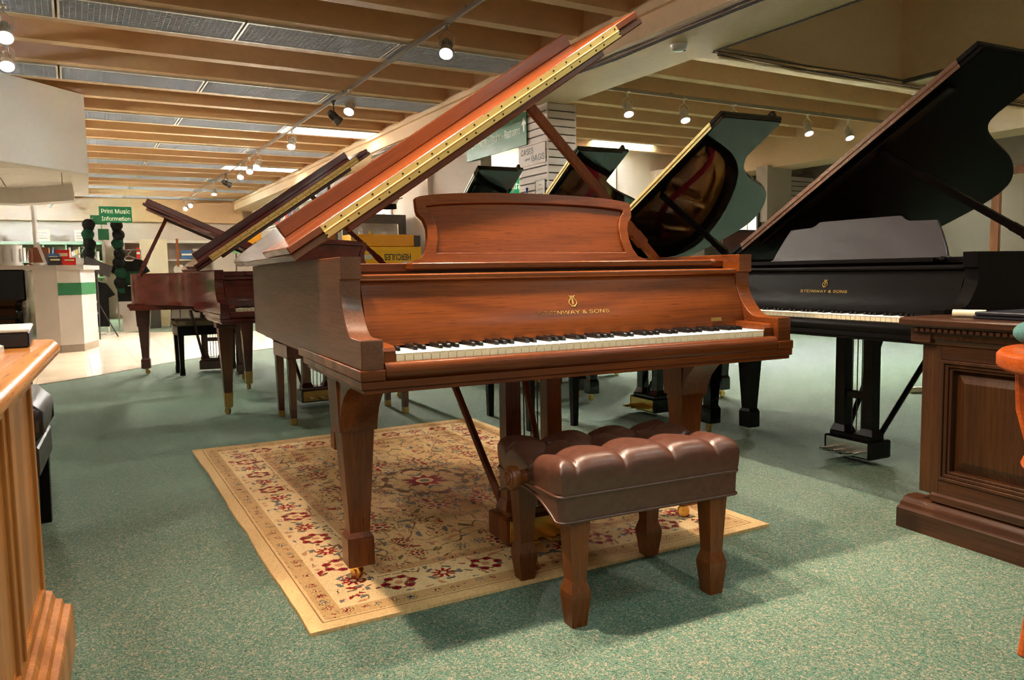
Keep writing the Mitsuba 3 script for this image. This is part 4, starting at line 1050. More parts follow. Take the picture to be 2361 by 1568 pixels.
t = thing("wire_spiral", "stack of small reddish pots on the sales counter", "display", CT(-1.60, .15))
for i in range(6): part(t, "pot", xf(lathe([(0, 0), (.022, 0), (.03, .034), (0, .036)], 14), MT(.004 * (i % 2), 0, .0365 * i)), "brown_card")
for i, (x, w, h, m, lb, tl) in enumerate(((-1.325, .15, .11, "plastic_black", "black book with pale print leaning on the sales counter", 12), (-1.345, .14, .16, "blue_card", "blue book leaning behind the black book on the sales counter", 14),
                                       (-1.245, .16, .21, "red_card", "tall red book display on the sales counter", 12), (-1.165, .15, .10, "red_card", "low red book at the right end of the sales counter", 10))):
    t = thing("book", lb, "book", CT(x, .02 + .05 * (i % 3)) @ MT(rx=-tl))
    part(t, "cover", box(-w / 2, w / 2, 0, .016, 0, h, .002), m)
    part(t, "print", box(-w * .36, w * .36, -.0012, 0, h * .58, h * .78), "cream" if i != 1 else "paper")
t = thing("coffee_cup", "white rounded tray at the foot of the books on the sales counter", "tray", CT(-1.50, -.08))
part(t, "bowl", lathe([(0, 0), (.05, 0), (.085, .03), (.082, .034), (.05, .012), (0, .01)], 24), "white_plastic")

# ------------------------------------------------------------------ signs, racks, instruments, far shelves
def sign(label, M, w, h, lines, m="sign_green", lm="sign_letter", wires=0.0, bold=True, th=.008):
    t = thing("hanging_sign" if wires else "wall_sign", label, "sign", M)
    part(t, "board", box(-w / 2, w / 2, 0, th, 0, h, .001), m)
    for (s, x, z, hh, ww) in lines:
        part(t, "lettering", xf(text(s, hh, .0015, bold, ww), MT(x - w / 2, -.0002, z) @ UP), lm, False)
    if wires:
        for x in (-w * .4, w * .42): part(t, "wire", cyl((x, th / 2, h), (x, th / 2, h + wires), .0018, 5), "metal_white")
    return t
sign("green hanging sign reading Print Music", rm(.054, 11.275, 1.77, -1), .435, .235, [("Print Music", .03, .135, .062, .385), ("Information", -.0 + .028, .028, .058, .385)], wires=.795)
# the sign along the opening under the girder, and the one behind it
GS = rm(3.585, 6.18, 2.24, -90)
t = thing("hanging_sign", "long green sign under the girder listing Repair, Studios and Restrooms", "sign", GS)
part(t, "board", box(-.42, .98, 0, .012, 0, .34, .001), "sign_green_pale")
part(t, "lettering", xf(text("Rentals - Repair - Studios - Restrooms", .085, .0015, False, 1.25), MT(-.40, -.0002, .13) @ UP), "sign_letter", False)
part(t, "arrow", xf(prism([(0, .02), (.05, .10), (.10, .02), (.065, .02), (.065, -.05), (.035, -.05), (.035, .02)], "z", 0, .0015), MT(.88, -.0002, .19) @ UP), "sign_letter", False)
sign("bright green sign reading Band and Orchestra Instruments in the lit back room", rm(5.02, 8.60, 1.85, 0), 1.05, .56, [("Band & Orchestra", .03, .35, .105, .99), ("Instruments", .165, .12, .105, .70)])

# slatted column
t = thing("slatwall_column", "pale grey slatted column under the girder, hung with instruments", "column", rm(3.6, 4.82, 0))
part(t, "core", box(.012, .338, .012, .568, 0, ZG), "groove_dark", False)
SL = .0765
for i in range(34):
    z0 = i * SL
    for M_, w in ((I4, .35), (MT(0, .58, 0, -90), .58)):
        part(t, "slat", xf(box(.004, w - .004, 0, .012, z0 + .006, min(z0 + SL - .006, ZG - .002), .002), M_), "slat_board", False)
part(t, "corner_strip", box(-.002, .012, -.002, .012, 0, ZG), "slat_board", False)
part(t, "end_panel", [box(.338, .35, .012, .58, 0, ZG), box(.012, .338, .568, .58, 0, ZG)], "slat_board", False)
SM = rm(3.6, 5.40, 0, -90)                       # the column's left face: x runs toward the viewer
sign("sign lettered CASES and BAGS on the slatted column", SM @ MT(.30, -.008, 2.02), .50, .20, [("CASES", .02, .115, .060, .25), ("and", .10, .055, .030, .10), ("BAGS", .235, .035, .060, .245)], "slat_board", "letter_dark", th=.006, bold=False)
t = thing("notice", "small white framed notice on the slatted column", "notice", SM @ MT(.44, -.006, 1.66))
part(t, "sheet", box(-.09, .09, 0, .004, 0, .19), "paper")
for i in range(3): part(t, "print", box(-.05 + .01 * i, .05 - .01 * i, -.001, 0, .05 + i * .045, .06 + i * .045), "wire_grey")
part(t, "frame", [box(-.095, -.088, -.002, .004, -.004, .194), box(.088, .095, -.002, .004, -.004, .194), box(-.095, .095, -.002, .004, -.004, .002), box(-.095, .095, -.002, .004, .188, .194)], "wire_dark", False)
def trumpet(label, M, m, dark="plastic_black"):
    t = thing("trumpet", label, "trumpet", M)
    part(t, "bell", lathe([(.011, .30), (.012, .20), (.016, .10), (.026, .04), (.048, .008), (.060, 0), (.057, .002), (.024, .04), (.010, .12), (.008, .30)], 24), m, 60)
    part(t, "tubing", [tube([(0, 0, .28), (0, 0, .44), (-.03, 0, .475), (-.075, 0, .475), (-.10, 0, .45), (-.10, 0, .12), (-.085, 0, .09), (-.055, 0, .09), (-.045, 0, .12), (-.045, 0, .30)], .0085, 10), tube([(-.10, 0, .42), (-.10, 0, .56)], .007, 8)], m, 60)
    for i in range(3): part(t, "valve", cyl((-.052, -.012, .20 + i * .042), (-.052, .05, .20 + i * .042), .013, 14), m)
    part(t, "mouthpiece", lathe([(0, .56), (.006, .56), (.014, .60), (.012, .603), (0, .59)], 16, MT(-.10, 0, 0)), dark)
    part(t, "hook", cyl((-.04, 0, .475), (.01, .10, .50), .004, 6), "metal_grey")
    return t
trumpet("white trumpet hanging at the left edge of the slatted column", SM @ MT(.06, -.10, 1.40, 0), "white_plastic")
trumpet("blue plastic trumpet hanging on the slatted column", SM @ MT(.42, -.09, 1.18, 0), "blue_plastic", "blue_plastic")

# bright wall with the framed lettered panel
t = thing("wall_art", "framed pale panel with dark script on the bright back wall", "picture", rm(6.72, 8.62, 2.16))
part(t, "panel", box(-.62, .62, 0, .014, 0, .62), "wall_white", False)
part(t, "frame", [box(-.64, -.62, -.008, .016, -.02, .64), box(.62, .64, -.008, .016, -.02, .64), box(-.64, .64, -.008, .016, -.02, 0), box(-.64, .64, -.008, .016, .62, .64)], "metal_grey", False)
def stroke(pts, r=.016): return tube([(a, -.008, b) for a, b in spline(pts, 26)], r, 6)
part(t, "script", [stroke([(-.13, .34), (-.24, .38), (-.30, .27), (-.22, .19), (-.14, .25), (-.10, .36), (-.12, .22), (-.03, .20), (.04, .27)]), stroke([(.04, .27), (.12, .46), (.14, .55), (.07, .36), (.06, .22), (.12, .19), (.20, .28)]), stroke([(.02, .42), (.12, .44), (.23, .46)], .012)], "letter_teal", 50)

# right end: slatted wall, box, window, exit sign, hat, trombones
t = thing("slatwall_panel", "slatted wall corner with a care kits card behind the raised black lid", "wall display", rm(8.62, 6.70, 0))
part(t, "core", box(0.30, 1.22, .022, .30, 0, 2.40), "groove_dark", False)
for i in range(22):
    for a, b in ((.30, 1.02), (1.03, 1.22)):
        part(t, "slat", box(a, b, 0 + (.0 if a < 1 else .02), .02, .7 + i * .075 + .006, .7 + (i + 1) * .075 - .006, .001), "slat_board", False)
part(t, "side_box", box(-.10, .42, -.22, .0, 1.62, 2.45), "wall_grey", False)
sign("small CARE KITS card on the slatted wall", rm(8.62, 6.70, 0) @ MT(.62, -.018, 1.48), .46, .15, [("CARE KITS", .03, .045, .06, .38)], "slat_board", "letter_dark", th=.012, bold=False)
for i, (x, z, m) in enumerate(((.36, 1.20, "paper"), (.52, 1.23, "white_plastic"), (.66, 1.24, "metal_grey"), (.79, 1.23, "plastic_black"))):
    t = thing("care_kit", ("pale boxed care kit at the left of the row on the slatted wall", "white boxed care kit with a green front, second on the slatted wall", "grey bottle row, third among the care kits on the slatted wall", "dark boxed care kit at the right of the row on the slatted wall")[i], "kit", rm(8.62, 6.70, 0) @ MT(x, -.10, z))
    part(t, "box", box(-.055, .055, 0, .08, 0, .17, .004), m)
    part(t, "label", box(-.04, .04, -.002, 0, .03, .12), "shelf_green" if i < 2 else "paper")
t = thing("lit_display", "bright lit display window in a dark frame beside the slatted wall", "window", rm(8.12, 6.62, 1.48))
part(t, "frame", [box(-.34, .44, 0, .05, .44, .50), box(.36, .44, 0, .05, -.30, .50), box(-.34, .44, 0, .05, -.02, .02)], "plastic_black", False)
part(t, "diffuser", box(-.34, .36, .03, .04, .02, .44), "white_plastic", False, emitter={"type": "area", "sampling_weight": 0.5, "radiance": rgb((1.5, 1.3, 1.05))})
part(t, "dark_panel", box(-.34, .36, .02, .04, -.30, -.02), "mahogany_dark", False)
for x in (-.05, .16): part(t, "bar", box(x, x + .012, .02, .03, .02, .44), "cream", False)
t = thing("exit_sign", "red glowing EXIT sign with two small lamps on the right wall", "exit sign", rm(10.98, 6.94, 2.46))
part(t, "case", box(-.20, .22, 0, .06, 0, .33, .006), "exit_case")
part(t, "lettering", xf(text("EXIT", .20, .006, True, .34), MT(-.16, -.0065, .065) @ UP), "red_card", False, emitter={"type": "area", "sampling_weight": 0.5, "radiance": rgb((6.0, .55, .25))}, label="glowing red letters")
for x in (-.40, .36): part(t, "emergency_lamp", box(x - .07, x + .07, -.02, .06, .12, .28, .012), "exit_case")
part(t, "bracket", box(-.40, .40, .03, .06, .18, .20), "exit_case")
t = thing("hat", "black brimmed hat hanging below the exit sign", "hat", rm(10.86, 6.62, 2.30) @ MT(rx=28, ry=-12))
part(t, "brim", lathe([(0, .0), (.21, -.01), (.235, .015), (.22, .02), (.12, .012), (0, .012)], 30), "cloth_black", 50)
part(t, "crown", lathe([(.125, .01), (.12, .12), (.10, .16), (0, .15)], 30), "cloth_black", 50)
part(t, "hook", cyl((0, 0, .1), (0, .28, .18), .006, 6), "metal_grey")
def trombone(label, M):
    t = thing("trombone", label, "trombone", M)
    part(t, "slide", tube([(-.045, 0, 0), (-.045, 0, .62), (-.03, 0, .67), (0, 0, .69), (.03, 0, .67), (.045, 0, .62), (.045, 0, 0)], .014, 10), "brass", 60)
    part(t, "sleeve", [cyl((s * .045, 0, .30), (s * .045, 0, .50), .018, 12) for s in (-1, 1)], "chrome")
    part(t, "bell", lathe([(.012, .10), (.02, -.15), (.05, -.32), (.11, -.40), (.105, -.40), (.04, -.31), (.01, 0)], 24, MT(.045, 0, 0)), "brass", 60)
    part(t, "hook", cyl((0, 0, .66), (0, .2, .70), .006, 6), "metal_grey")
trombone("first brass trombone slide standing up beside the exit sign", rm(10.72, 6.78, 1.72))
trombone("second brass trombone slide, right of the first one", rm(11.10, 6.78, 1.70))
# side window with brass instruments in front
t = thing("window_1", "brown framed bright office window at the right edge", None, ROOM, kind="structure")
part(t, "frame", [box(9.86, 9.92, 2.2, 4.9, 2.06, 2.16), box(9.86, 9.92, 2.2, 4.9, .16, .24), box(9.86, 9.92, 4.80, 4.9, .2, 2.1), box(9.86, 9.92, 3.86, 3.96, .2, 2.1), box(9.86, 9.92, 2.2, 2.28, .2, 2.1)], "trim_brown", False)
part(t, "pane", box(9.88, 9.884, 2.28, 3.86, .24, 2.06), "glass_pane", False)
t = thing("wall_office", "pale walls of the office beyond the window", None, ROOM, kind="structure")
part(t, "face", [box(12.6, 12.7, .4, 7.0, 0, 2.7), box(10.05, 12.7, 4.95, 5.05, 0, 2.7), box(10.05, 12.7, .3, .4, 0, 2.7)], "wall_white", False)
part(t, "office_ceiling", box(10.05, 12.7, .4, 5.0, 2.6, 2.7), "wall_white", False)
t = thing("ceiling_panel_light", "lit ceiling panel in the office beyond the window", "ceiling light", rm(11.4, 3.2, 2.585))
part(t, "diffuser", box(-.5, .5, -.4, .4, 0, .012), "white_plastic", False, emitter={"type": "area", "sampling_weight": 0.5, "radiance": rgb((7, 6.6, 5.6))})
part(t, "frame", [box(-.53, -.5, -.43, .43, -.005, .013), box(.5, .53, -.43, .43, -.005, .013), box(-.53, .53, -.43, -.4, -.005, .013), box(-.53, .53, .4, .43, -.005, .013)], "metal_white", False)
def saxophone(label, M):
    t = thing("saxophone", label, "saxophone", M)
    part(t, "body", tube(spline([(0, 0, .78), (.0, 0, .30), (.01, 0, .08), (.06, 0, .0), (.12, 0, .06), (.14, 0, .20)], 30), np.linspace(.016, .042, 30), 14, cap=False), "brass", 60)
    part(t, "bell", lathe([(.042, 0), (.055, .08), (.085, .15), (.082, .15), (.04, .02)], 24, MT(.14, 0, .20, ry=8)), "brass", 60)
    part(t, "neck", tube(spline([(0, 0, .78), (-.01, 0, .84), (-.06, 0, .87), (-.13, 0, .83)], 12), .011, 8), "brass")
    for i in range(9): part(t, "key_cup", cyl((-.0, -.028, .15 + i * .062), (-.0, -.040, .15 + i * .062), .015, 12), "brass")
    part(t, "stand", [cyl((0, .05, .45), (s * .18, .12, -.55), .008, 6) for s in (-1, 1)] + [cyl((0, .05, .45), (0, -.2, -.55), .008, 6), cyl((0, .0, .45), (0, .05, .45), .008, 6)], "metal_dark")
def tuba(label, M, s=1.0):
    t = thing("horn", label, "horn", M @ MT(s=s))
    part(t, "coil", [tube([(.10 * math.cos(a), .0, .22 + .13 * math.sin(a)) for a in np.linspace(0, 6.2, 26)], .013, 10), tube([(.16 * math.cos(a), .02, .25 + .20 * math.sin(a)) for a in np.linspace(.3, 5.2, 26)], .017, 10)], "brass", 60)
    part(t, "bell", lathe([(.018, -.30), (.03, -.10), (.06, .02), (.14, .10), (.135, .10), (.05, .01), (.014, -.28)], 24, MT(.16, .02, .52)), "brass", 60)
    for i in range(3): part(t, "valve", cyl((-.06 + i * .045, -.03, .10), (-.06 + i * .045, -.03, .30), .017, 12), "chrome")
    part(t, "stand", [cyl((0, .02, .10), (c * .2, .02 + d * .2, -.85 / s), .010, 6) for c, d in ((-1, -.6), (1, -.6), (0, 1))], "metal_dark")
saxophone("brass saxophone on a stand seen under the raised black lid at the right", MT(6.30, 1.95, .56, 15) )
tuba("brass horn on a stand right of the concert grand's music desk", MT(5.62, 1.60, .85, 30), .8)
tuba("low coiled brass horn beside the prop of the concert grand", MT(5.60, 1.28, .72, -20), .72)
t = thing("file_cabinet", "dark grey cabinet behind the brass horns at the right", "cabinet", MT(6.9, 1.75, 0, 3))
part(t, "body", box(-.3, .5, 0, .45, 0, 1.12, .004), "metal_dark")
for i in range(3): part(t, "drawer", box(-.28, .48, -.012, 0, .08 + i * .34, .39 + i * .34, .004), "metal_dark")

# far left: green bookcase with books and cards
BKM = rm(-1.0, 18.35, 0)
t = thing("bookcase", "long green bookcase full of books along the far wall", "bookcase", BKM)
part(t, "shelf", [box(-3.4, 1.12, 0, .32, z, z + .035) for z in (.60, .96, 1.32)], "shelf_green", False)
part(t, "top_board", box(-3.4, 1.14, -.03, .34, 1.72, 1.79), "shelf_green", False)
part(t, "upright", [box(x, x + .035, 0, .32, 0, 1.72) for x in (-3.4, -2.45, -1.5, -.55, -.08, .36, .72, 1.09)], "shelf_green", False)
part(t, "back_board", box(-3.4, 1.12, .30, .33, 0, 1.72), "wall_paint", False)
rb = random.Random(11)
bins = [(-2.40, -1.52), (-1.45, -.57), (-.50, -.10), (-.03, .34), (.41, .70), (.77, 1.07)]
nb = 0
for zi, z in enumerate((.996, 1.356)):
    for bi, (a, b) in enumerate(bins):
        x = a + .01
        while x < b - .06:
            pale = bi < 2
            w = .075 if pale else rb.uniform(.028, .055)
            h = .28 if pale else rb.uniform(.21, .31)
            mm = BOOKS[9 if pale and rb.random() < .6 else (1 if pale else rb.randrange(len(BOOKS)))]
            lean = 0 if pale or x > b - .16 or rb.random() < .6 else 8
            solo("book", box(-w / 2, w / 2, .03, .22, 0, h, .002), mm, "pale file volume in the left bays of the green bookcase" if pale else "coloured book spine in the right bays of the green bookcase", "book",
                 BKM @ MT(x + w / 2, 0, z + w / 2 * math.sin(math.radians(lean)) + .0005, ry=lean), "pale volumes on the bookcase" if pale else "coloured books on the bookcase", smooth=False)
            x += w + .006 + (.045 if lean else 0)
            nb += 1
for i, (x, w, m, lb) in enumerate(((-1.60, .22, "paper", "left white card standing on the green bookcase"), (-1.28, .17, "paper", "white card beside the pole on top of the green bookcase"), (-.36, .28, "paper_pale", "pale yellow card on top of the green bookcase"), (.36, .20, "paper", "right white card on the green bookcase beside the cap rack"))):
    t = thing("display_card", lb, "card", BKM @ MT(x + .3, .02, 1.79))
    part(t, "sheet", xf(box(-w / 2, w / 2, 0, .006, 0, .26), MT(rx=-8)), m, False)
    for j in range(3): part(t, "print", xf(box(-w * .32, w * .32, -.002, 0, .06 + j * .06, .075 + j * .06), MT(rx=-8)), "wire_grey", False)
t = thing("support_pole", "slim white pole rising from behind the sales counter", "pole", MT(-1.60, 10.62, 0))
part(t, "shaft", cyl((0, 0, 0), (0, 0, 2.78), .030, 16), "metal_white", 40)
part(t, "collar", cyl((0, 0, 2.66), (0, 0, 2.78), .042, 16), "metal_white")

# cap rack, shirts, music stand, yellow carton
RK = MT(-.83, 12.75, 0, 6)
t = thing("cap_rack", "tall rack of black and green caps under the print sign", "rack", RK)
part(t, "pole", cyl((0, .05, .03), (0, .05, 2.02), .022, 10), "metal_white")
part(t, "base", [box(-.25, .25, 0, .1, 0, .03), box(-.05, .05, -.2, .3, 0, .03)], "metal_white")
part(t, "topper", [box(-.17, .07, 0, .01, 1.83, 1.98), box(-.07, .09, 0, .012, 1.58, 1.76)], "sign_green_pale")
cap = lathe([(.085, 0), (.095, .02), (.09, .07), (.06, .115), (0, .125)], 18)
bill = hull([(a, b, c) for a, b in ((-.08, -.05), (.08, -.05), (-.05, -.17), (.05, -.17)) for c in (.0, .012)])
rb = random.Random(3)
for i in range(7):
    for s in (-1, 1):
        z = 1.80 - i * .155 - (0 if i < 5 else .02)
        c_ = thing("cap", f"{'black' if (i + s) % 3 else 'dark green'} cap on the {'left' if s < 0 else 'right'} side of the cap rack, {('topmost', 'second from the top', 'third from the top', 'fourth from the top', 'third from the bottom', 'second from the bottom', 'lowest')[i]}", "cap", RK @ MT(s * (.19 + .02 * (i % 2)), -.03, z, rz=s * 25, rx=rb.uniform(50, 80)), "caps on the rack")
        part(c_, "crown", cap, "cloth_black" if (i + s) % 3 else "cloth_green", 50)
        part(c_, "bill", bill, "cloth_black" if i % 2 else "cloth_green")
        part(c_, "loop", cyl((0, .09, .03), (-s * .05, .13, .05), .008, 6), "metal_white")
def shirt(label, M, m, w=.50, h=.70, logo=None):
    t = thing("t_shirt", label, "t-shirt", M)
    o = [(-.09, h), (-.20, h - .03), (-w / 2 - .06, h - .22), (-w / 2 + .04, h - .27), (-w / 2 + .05, 0), (w / 2 - .05, 0), (w / 2 - .04, h - .27), (w / 2 + .06, h - .22), (.20, h - .03), (.09, h), (.05, h - .045), (-.05, h - .045)]
    m_ = prism(o, "y", 0, .09)
    m_ = m_.subdivide_to_size(.05)
    v = m_.vertices.copy()
    v[:, 1] += .03 * np.sin(v[:, 0] * 16 + 1.5) * (1 - v[:, 2] / h) + .02 * np.sin(v[:, 2] * 9)
    part(t, "fabric", trimesh.Trimesh(v, m_.faces, process=False), m, 60)
    if logo == "green": part(t, "print", box(-.13, .13, -.035, -.025, h * .42, h * .70), "cloth_green", label="dark green print")
    if logo in ("green", "small"): part(t, "print_line", box(-.05, .05, -.036, -.026, h * .36, h * .375), "paper")
    if logo == "keep":
        for s_, z in (("KEEP", .52), ("CALM", .44), ("&", .36), ("PLAY", .28)):
            w_ = .14 if s_ != "&" else .03
            part(t, "lettering", xf(text(s_, .05, .006, True, w_), MT(-w_ / 2, -.04, h * z + .0) @ UP), "sign_letter", False)
    hk = tube([(-.17, .04, h - .03), (0, .04, h + .05), (.17, .04, h - .03)], .009, 6)
    part(t, "hanger", [hk, tube(spline([(0, .04, h + .05), (.0, .04, h + .09), (.03, .04, h + .12), (.0, .04, h + .15), (-.02, .04, h + .13)], 14), .005, 6)], "white_plastic")
    return t
RH = thing("shirt_rail", "low chrome rail holding the shirts beside the cap rack", "clothes rail", MT(-.62, 12.95, 0))
part(RH, "rail", [cyl((-.62, .04, 1.02), (-.05, .04, 1.02), .010, 8), cyl((-.62, .04, 0), (-.62, .04, 1.02), .010, 8), cyl((-.05, .04, 1.42), (.34, .04, 1.42), .010, 8), cyl((-.05, .04, 0), (-.05, .04, 1.42), .010, 8), cyl((.34, .04, 0), (.34, .04, 1.42), .010, 8)], "metal_grey")
shirt("black t-shirt with a dark green print hanging by the cap rack", MT(-.46, 12.82, .55), "cloth_black", .50, .72, "green")
shirt("black t-shirt lettered in white behind the yellow carton", MT(-1.02, 12.60, .15), "cloth_black", .52, .74, "keep")
shirt("pale grey shirt hanging left of the cap rack", MT(-1.16, 13.2, .68), "cloth_white", .44, .66)
shirt("pale grey trousers-length shirt below the green printed shirt", MT(-.46, 13.1, .02), "cloth_white", .40, .56)
t = thing("music_stand", "black folding music stand in front of the white lettered shirt", "music stand", MT(-.93, 11.95, 0, 10))
part(t, "desk", xf(box(-.20, .20, 0, .012, -.10, .12), MT(.02, 0, 1.12, rx=-35, ry=24)), "plastic_black")
part(t, "tube", cyl((0, 0, .28), (0, 0, 1.08), .012, 10), "plastic_black")
for a in (20, 140, 260): part(t, "leg", tube([(0, 0, .55), (.28 * math.cos(math.radians(a)), .28 * math.sin(math.radians(a)), .008)], .009, 8), "plastic_black")
t = thing("stand_carton", "tall yellow carton leaning beside the black shirt", "carton", MT(-1.13, 12.06, 0.012, 14) @ MT(ry=-7))
part(t, "box", box(-.06, .05, 0, .09, 0, .66, .002), "yellow_card")
part(t, "side", box(-.065, -.06, .0, .09, 0, .66), "plastic_black")
part(t, "picture", [box(-.035, .03, -.002, 0, .50, .60), box(-.02, .02, -.002, 0, .42, .46)], "plastic_black")
for i in range(4): part(t, "print", box(-.015, .01, -.002, 0, .12 + i * .075, .16 + i * .075), "wire_dark")
# pale panel, red items, white guitar body and counter things behind the rosewood grand
solo("display_board", box(-.24, .24, 0, .03, 0, 1.67, .003), "cream", "tall cream board standing behind the rosewood grand", "board", MT(-.03, 14.5, 0))
t = thing("wall_shelf", "beige shelf top with red bags behind the cream board", "shelf", MT(.2, 15.2, 0))
part(t, "top", box(-.75, .9, 0, .4, 1.63, 1.68), "metal_white")
part(t, "side", [box(-.75, -.72, 0, .4, 0, 1.63), box(.87, .9, 0, .4, 0, 1.63), box(-.75, .9, .36, .4, 0, 1.63)], "wall_grey")
part(t, "shelf", [box(-.72, .87, 0, .36, z, z + .02) for z in (.5, .9, 1.28)], "metal_white")
for i, (x, z, w, h, m, lb) in enumerate(((-.42, 1.32, .16, .22, "red_card", "red and white bag left of the cream board"), (-.40, .92, .15, .20, "red_card", "lower red bag left of the cream board"), (.42, 1.31, .20, .18, "blue_card", "blue printed box right of the cream board"), (.60, 1.45, .14, .08, "metal_grey", "small grey tag above the blue box"))):
    tt = thing("bag", lb, "bag", MT(.2 + x - .02, 15.2, z - (.02 if z < 1 else 0)))
    part(tt, "body", box(-w / 2, w / 2, .02, .16, 0, h, .012), m)
    part(tt, "band", box(-w / 2 - .001, w / 2 + .001, .017, .03, h * .4, h * .6), "paper")
solo("dark_bin", box(-.24, .26, 0, .4, 0, .47, .006), "metal_dark", "dark grey bin on the floor behind the rosewood grand's leg", "bin", MT(-.24, 14.1, 0))
t = thing("guitar", "white guitar body standing right of the cream board", "guitar", MT(.36, 14.0, .74))
part(t, "body", prism(Point(0, .12).buffer(.13).union(Point(.02, .34).buffer(.10)).union(sbox(-.06, .1, .06, .36)).buffer(-.02).buffer(.02), "y", 0, .05), "white_plastic", 40)
part(t, "neck", box(-.02, .02, -.01, .02, .40, .92), "trim_brown")
part(t, "stand", [cyl((s * .12, .06, .02), (s * .18, .1, -.73), .01, 6) for s in (-1, 1)] + [cyl((0, .1, .1), (0, .28, -.73), .01, 6)], "metal_dark")
# long wall under the girder: racks of magazines, posters
MW = rm(3.55, 16.8, 0, -90)                      # x runs toward the viewer along the wall
t = thing("magazine_rack", "white slatted magazine rack along the wall under the girder", "rack", MW)
part(t, "ledge", [box(0, 7.8, -.10, .0, z, z + .03) for z in (1.55, 1.98, 2.02 + .02)], "metal_white", False)
part(t, "backing", box(0, 7.8, -.02, .0, .9, 2.56), "slat_board", False)
part(t, "header", box(0, 7.8, -.14, .0, 2.34, 2.44), "metal_white", False)
rb = random.Random(8)
for r_, z in enumerate((2.072, 1.582)):
    for i in range(34):
        x = .15 + i * .222
        solo("magazine", xf(box(-.085, .085, -.004, .002, 0, .25), MT(rx=-10)), BOOKS[rb.randrange(len(BOOKS))], "magazine standing in the upper row of the slatted rack" if r_ == 0 else "magazine standing in the lower row of the slatted rack", "magazine", MW @ MT(x, -.062, z), "magazines in the upper row" if r_ == 0 else "magazines in the lower row", smooth=False)
t = thing("monitor", "black flat monitor on the wall under the mahogany lid", "monitor", MW @ MT(5.35, -.32, 2.10))
part(t, "screen", box(-.34, .34, 0, .05, 0, .42, .006), "plastic_black")
part(t, "arm", cyl((0, .05, .2), (0, .30, .2), .02, 8), "metal_dark")
t = thing("poster", "colourful poster with green and yellow under the mahogany lid", "poster", rm(2.30, 13.2, 1.36))
part(t, "sheet", box(-.26, .26, 0, .02, 0, .42), "yellow_deep", False)
part(t, "green_field", box(-.26, .26, -.003, 0, 0, .15), "shelf_green", False)
part(t, "dark_field", box(-.26, .10, -.003, 0, .28, .42), "plastic_black", False)
part(t, "stand", [cyl((s * .2, .02, .0), (s * .22, .1, -1.36), .012, 6) for s in (-1, 1)], "metal_dark")
# display cabinet, cap, bell, yellow cartons seen left of the music desk
DC = rm(2.96, 8.3, 0, 0)
t = thing("display_cabinet", "dark framed glass display cabinet left of the carved music desk", "cabinet", DC)
part(t, "frame", [box(-.38, .52, 0, .04, 1.62, 1.74), box(-.38, -.28, 0, .04, .9, 1.74), box(.42, .52, 0, .04, .9, 1.74), box(-.38, .52, 0, .04, .88, .96), box(-.38, .52, .0, .35, 1.70, 1.74), box(-.38, .52, 0, .35, 0, .9)], "metal_dark", False)
part(t, "back", box(-.38, .52, .32, .35, .9, 1.74), "paper", False)
part(t, "shelf", box(-.28, .42, .04, .32, 1.34, 1.352), "metal_white", False)
part(t, "glass", box(-.28, .42, .018, .022, .96, 1.62), "glass_pane", False)
for i, (x, z, m) in enumerate(((-.08, 1.354, "chrome"), (.06, 1.354, "brass"), (.26, 1.354, "white_plastic"))):
    tt = thing("ornament", ("small silver ornament at the left inside the display cabinet", "small brass ornament in the middle of the display cabinet", "small white ornament at the right inside the display cabinet")[i], "ornament", DC @ MT(x, .16, z))
    part(tt, "cup", lathe([(0, 0), (.035, 0), (.012, .02), (.012, .06), (.045, .11), (.04, .16), (0, .15)], 20), m)
    part(tt, "finial", lathe([(0, .15), (.012, .16), (0, .19)], 12), m)
t = thing("framed_picture", "small dark framed picture beside the display cabinet", "picture", rm(2.40, 8.35, 1.33))
part(t, "frame", box(-.13, .13, 0, .03, 0, .34, .003), "metal_dark")
part(t, "picture", box(-.10, .10, -.002, 0, .035, .305), "brown_card", False)
part(t, "stand", box(-.13, .13, .03, .2, -1.33, .0), "slat_board")
t = thing("marching_cap", "white and black peaked cap hanging above the display cabinet", "cap", rm(3.20, 8.2, 1.86))
part(t, "crown", lathe([(.10, 0), (.14, .08), (.13, .10), (0, .11)], 24), "white_plastic", 50)
part(t, "band", lathe([(.104, -.05), (.104, .01)], 24), "cloth_black")
part(t, "top_band", lathe([(.141, .07), (.135, .105), (.05, .115)], 24), "cloth_black", 50)
part(t, "hook", cyl((0, 0, .05), (.2, .0, .1), .008, 6), "metal_grey")
solo("bell", lathe([(.0, .16), (.03, .16), (.05, .10), (.075, .02), (.08, 0), (.07, 0), (0, .05)], 20), "orange_cloth", "orange pennant bell hanging above the peaked cap", "decoration", rm(3.30, 8.2, 2.04))
t = thing("stand_carton", "wide yellow carton printed HERCULES upside down behind the mahogany piano", "carton", rm(2.95, 7.6, 1.02))
part(t, "box", box(-.50, .45, 0, .4, 0, .26, .004), "yellow_card")
part(t, "lettering", xf(text("HERCULES", .075, .002, True, .36), MT(.30, -.0005, .165, ry=180) @ UP), "plastic_black", False)
part(t, "label", [box(-.42, -.22, -.002, 0, .10, .16), box(.18, .30, -.002, 0, .02, .07)], "paper", False)
t = thing("stand_carton", "orange and yellow carton on top of the wide yellow one", "carton", rm(2.95, 7.6, 1.285))
part(t, "box", box(-.48, .36, .02, .38, 0, .15, .004), "yellow_deep")
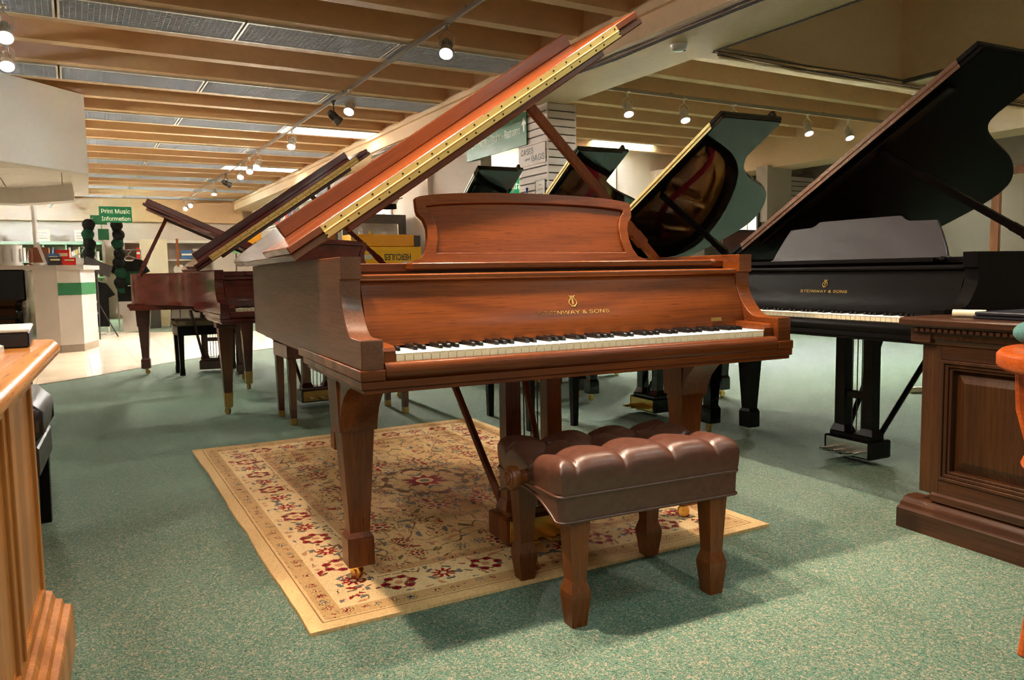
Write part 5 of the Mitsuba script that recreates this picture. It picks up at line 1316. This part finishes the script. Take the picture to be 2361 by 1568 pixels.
part(t, "end", box(.36, .45, .02, .38, 0, .14, .003), "plastic_black")
solo("display_table", [box(-.6, .6, -.05, .5, .96, 1.015), box(-.55, -.50, 0, .05, 0, .96), box(.5, .55, 0, .05, 0, .96), box(-.55, -.50, .4, .45, 0, .96), box(.5, .55, .4, .45, 0, .96)], "metal_dark", "dark table carrying the yellow cartons", "table", rm(2.95, 7.6, 0))
# cables along the girder and bulkhead, smoke detector
t = thing("cable_bundle", "bundle of cables running along the foot of the raised bay", "cables", ROOM)
rb = random.Random(2)
for i in range(6):
    pts = [(3.84 + j * .5, YC1 - .02 - .012 * i, ZG + .03 - .018 * i + rb.uniform(-.012, .012)) for j in range(11)]
    part(t, "cable", tube(pts, .009, 6), ("wire_grey", "wire_dark", "ceiling_paint")[i % 3], 60)
t = thing("cable_bundle", "bundle of cables sagging under the girder edge", "cables", ROOM)
for i in range(4):
    pts = [(3.08 - .01 * i, .6 + j * .6, ZG - .03 - .016 * i - .02 * abs(math.sin(j * 1.3 + i))) for j in range(14)]
    part(t, "cable", tube(pts, .009, 6), ("wire_grey", "wire_dark")[i % 2], 60)
solo("ceiling_cable", tube([(3.82, .8, ZG - .006), (3.82, 2.0, ZG - .006), (3.81, YC1 - .05, ZG - .006)], .006, 6), "wire_dark", "single dark cable along the right edge of the girder", "cable", ROOM)
t = thing("smoke_detector", "round white smoke detector with a blue light under the girder", "smoke detector", rm(3.46, 2.75, ZG))
part(t, "body", lathe([(0, -.045), (.04, -.045), (.058, -.03), (.065, 0), (0, 0)], 28), "white_plastic", 40)
part(t, "indicator", lathe([(0, -.050), (.008, -.048), (.008, -.044)], 12, MT(.03, -.03, 0)), "blue_plastic")
t = thing("spotlight_arm", "black metal arm slanting across the upper right", "bracket", ROOM)
part(t, "bar", rod_between((6.12, 2.72, 2.60), (6.12, 1.2, 2.62), .035, .03), "metal_dark")
solo("power_strip", box(-.05, .18, -.03, .03, 0, .04, .008), "cream", "cream power strip on the carpet beside the dark desk", "power strip", MT(4.62, 1.90, 0, -20))
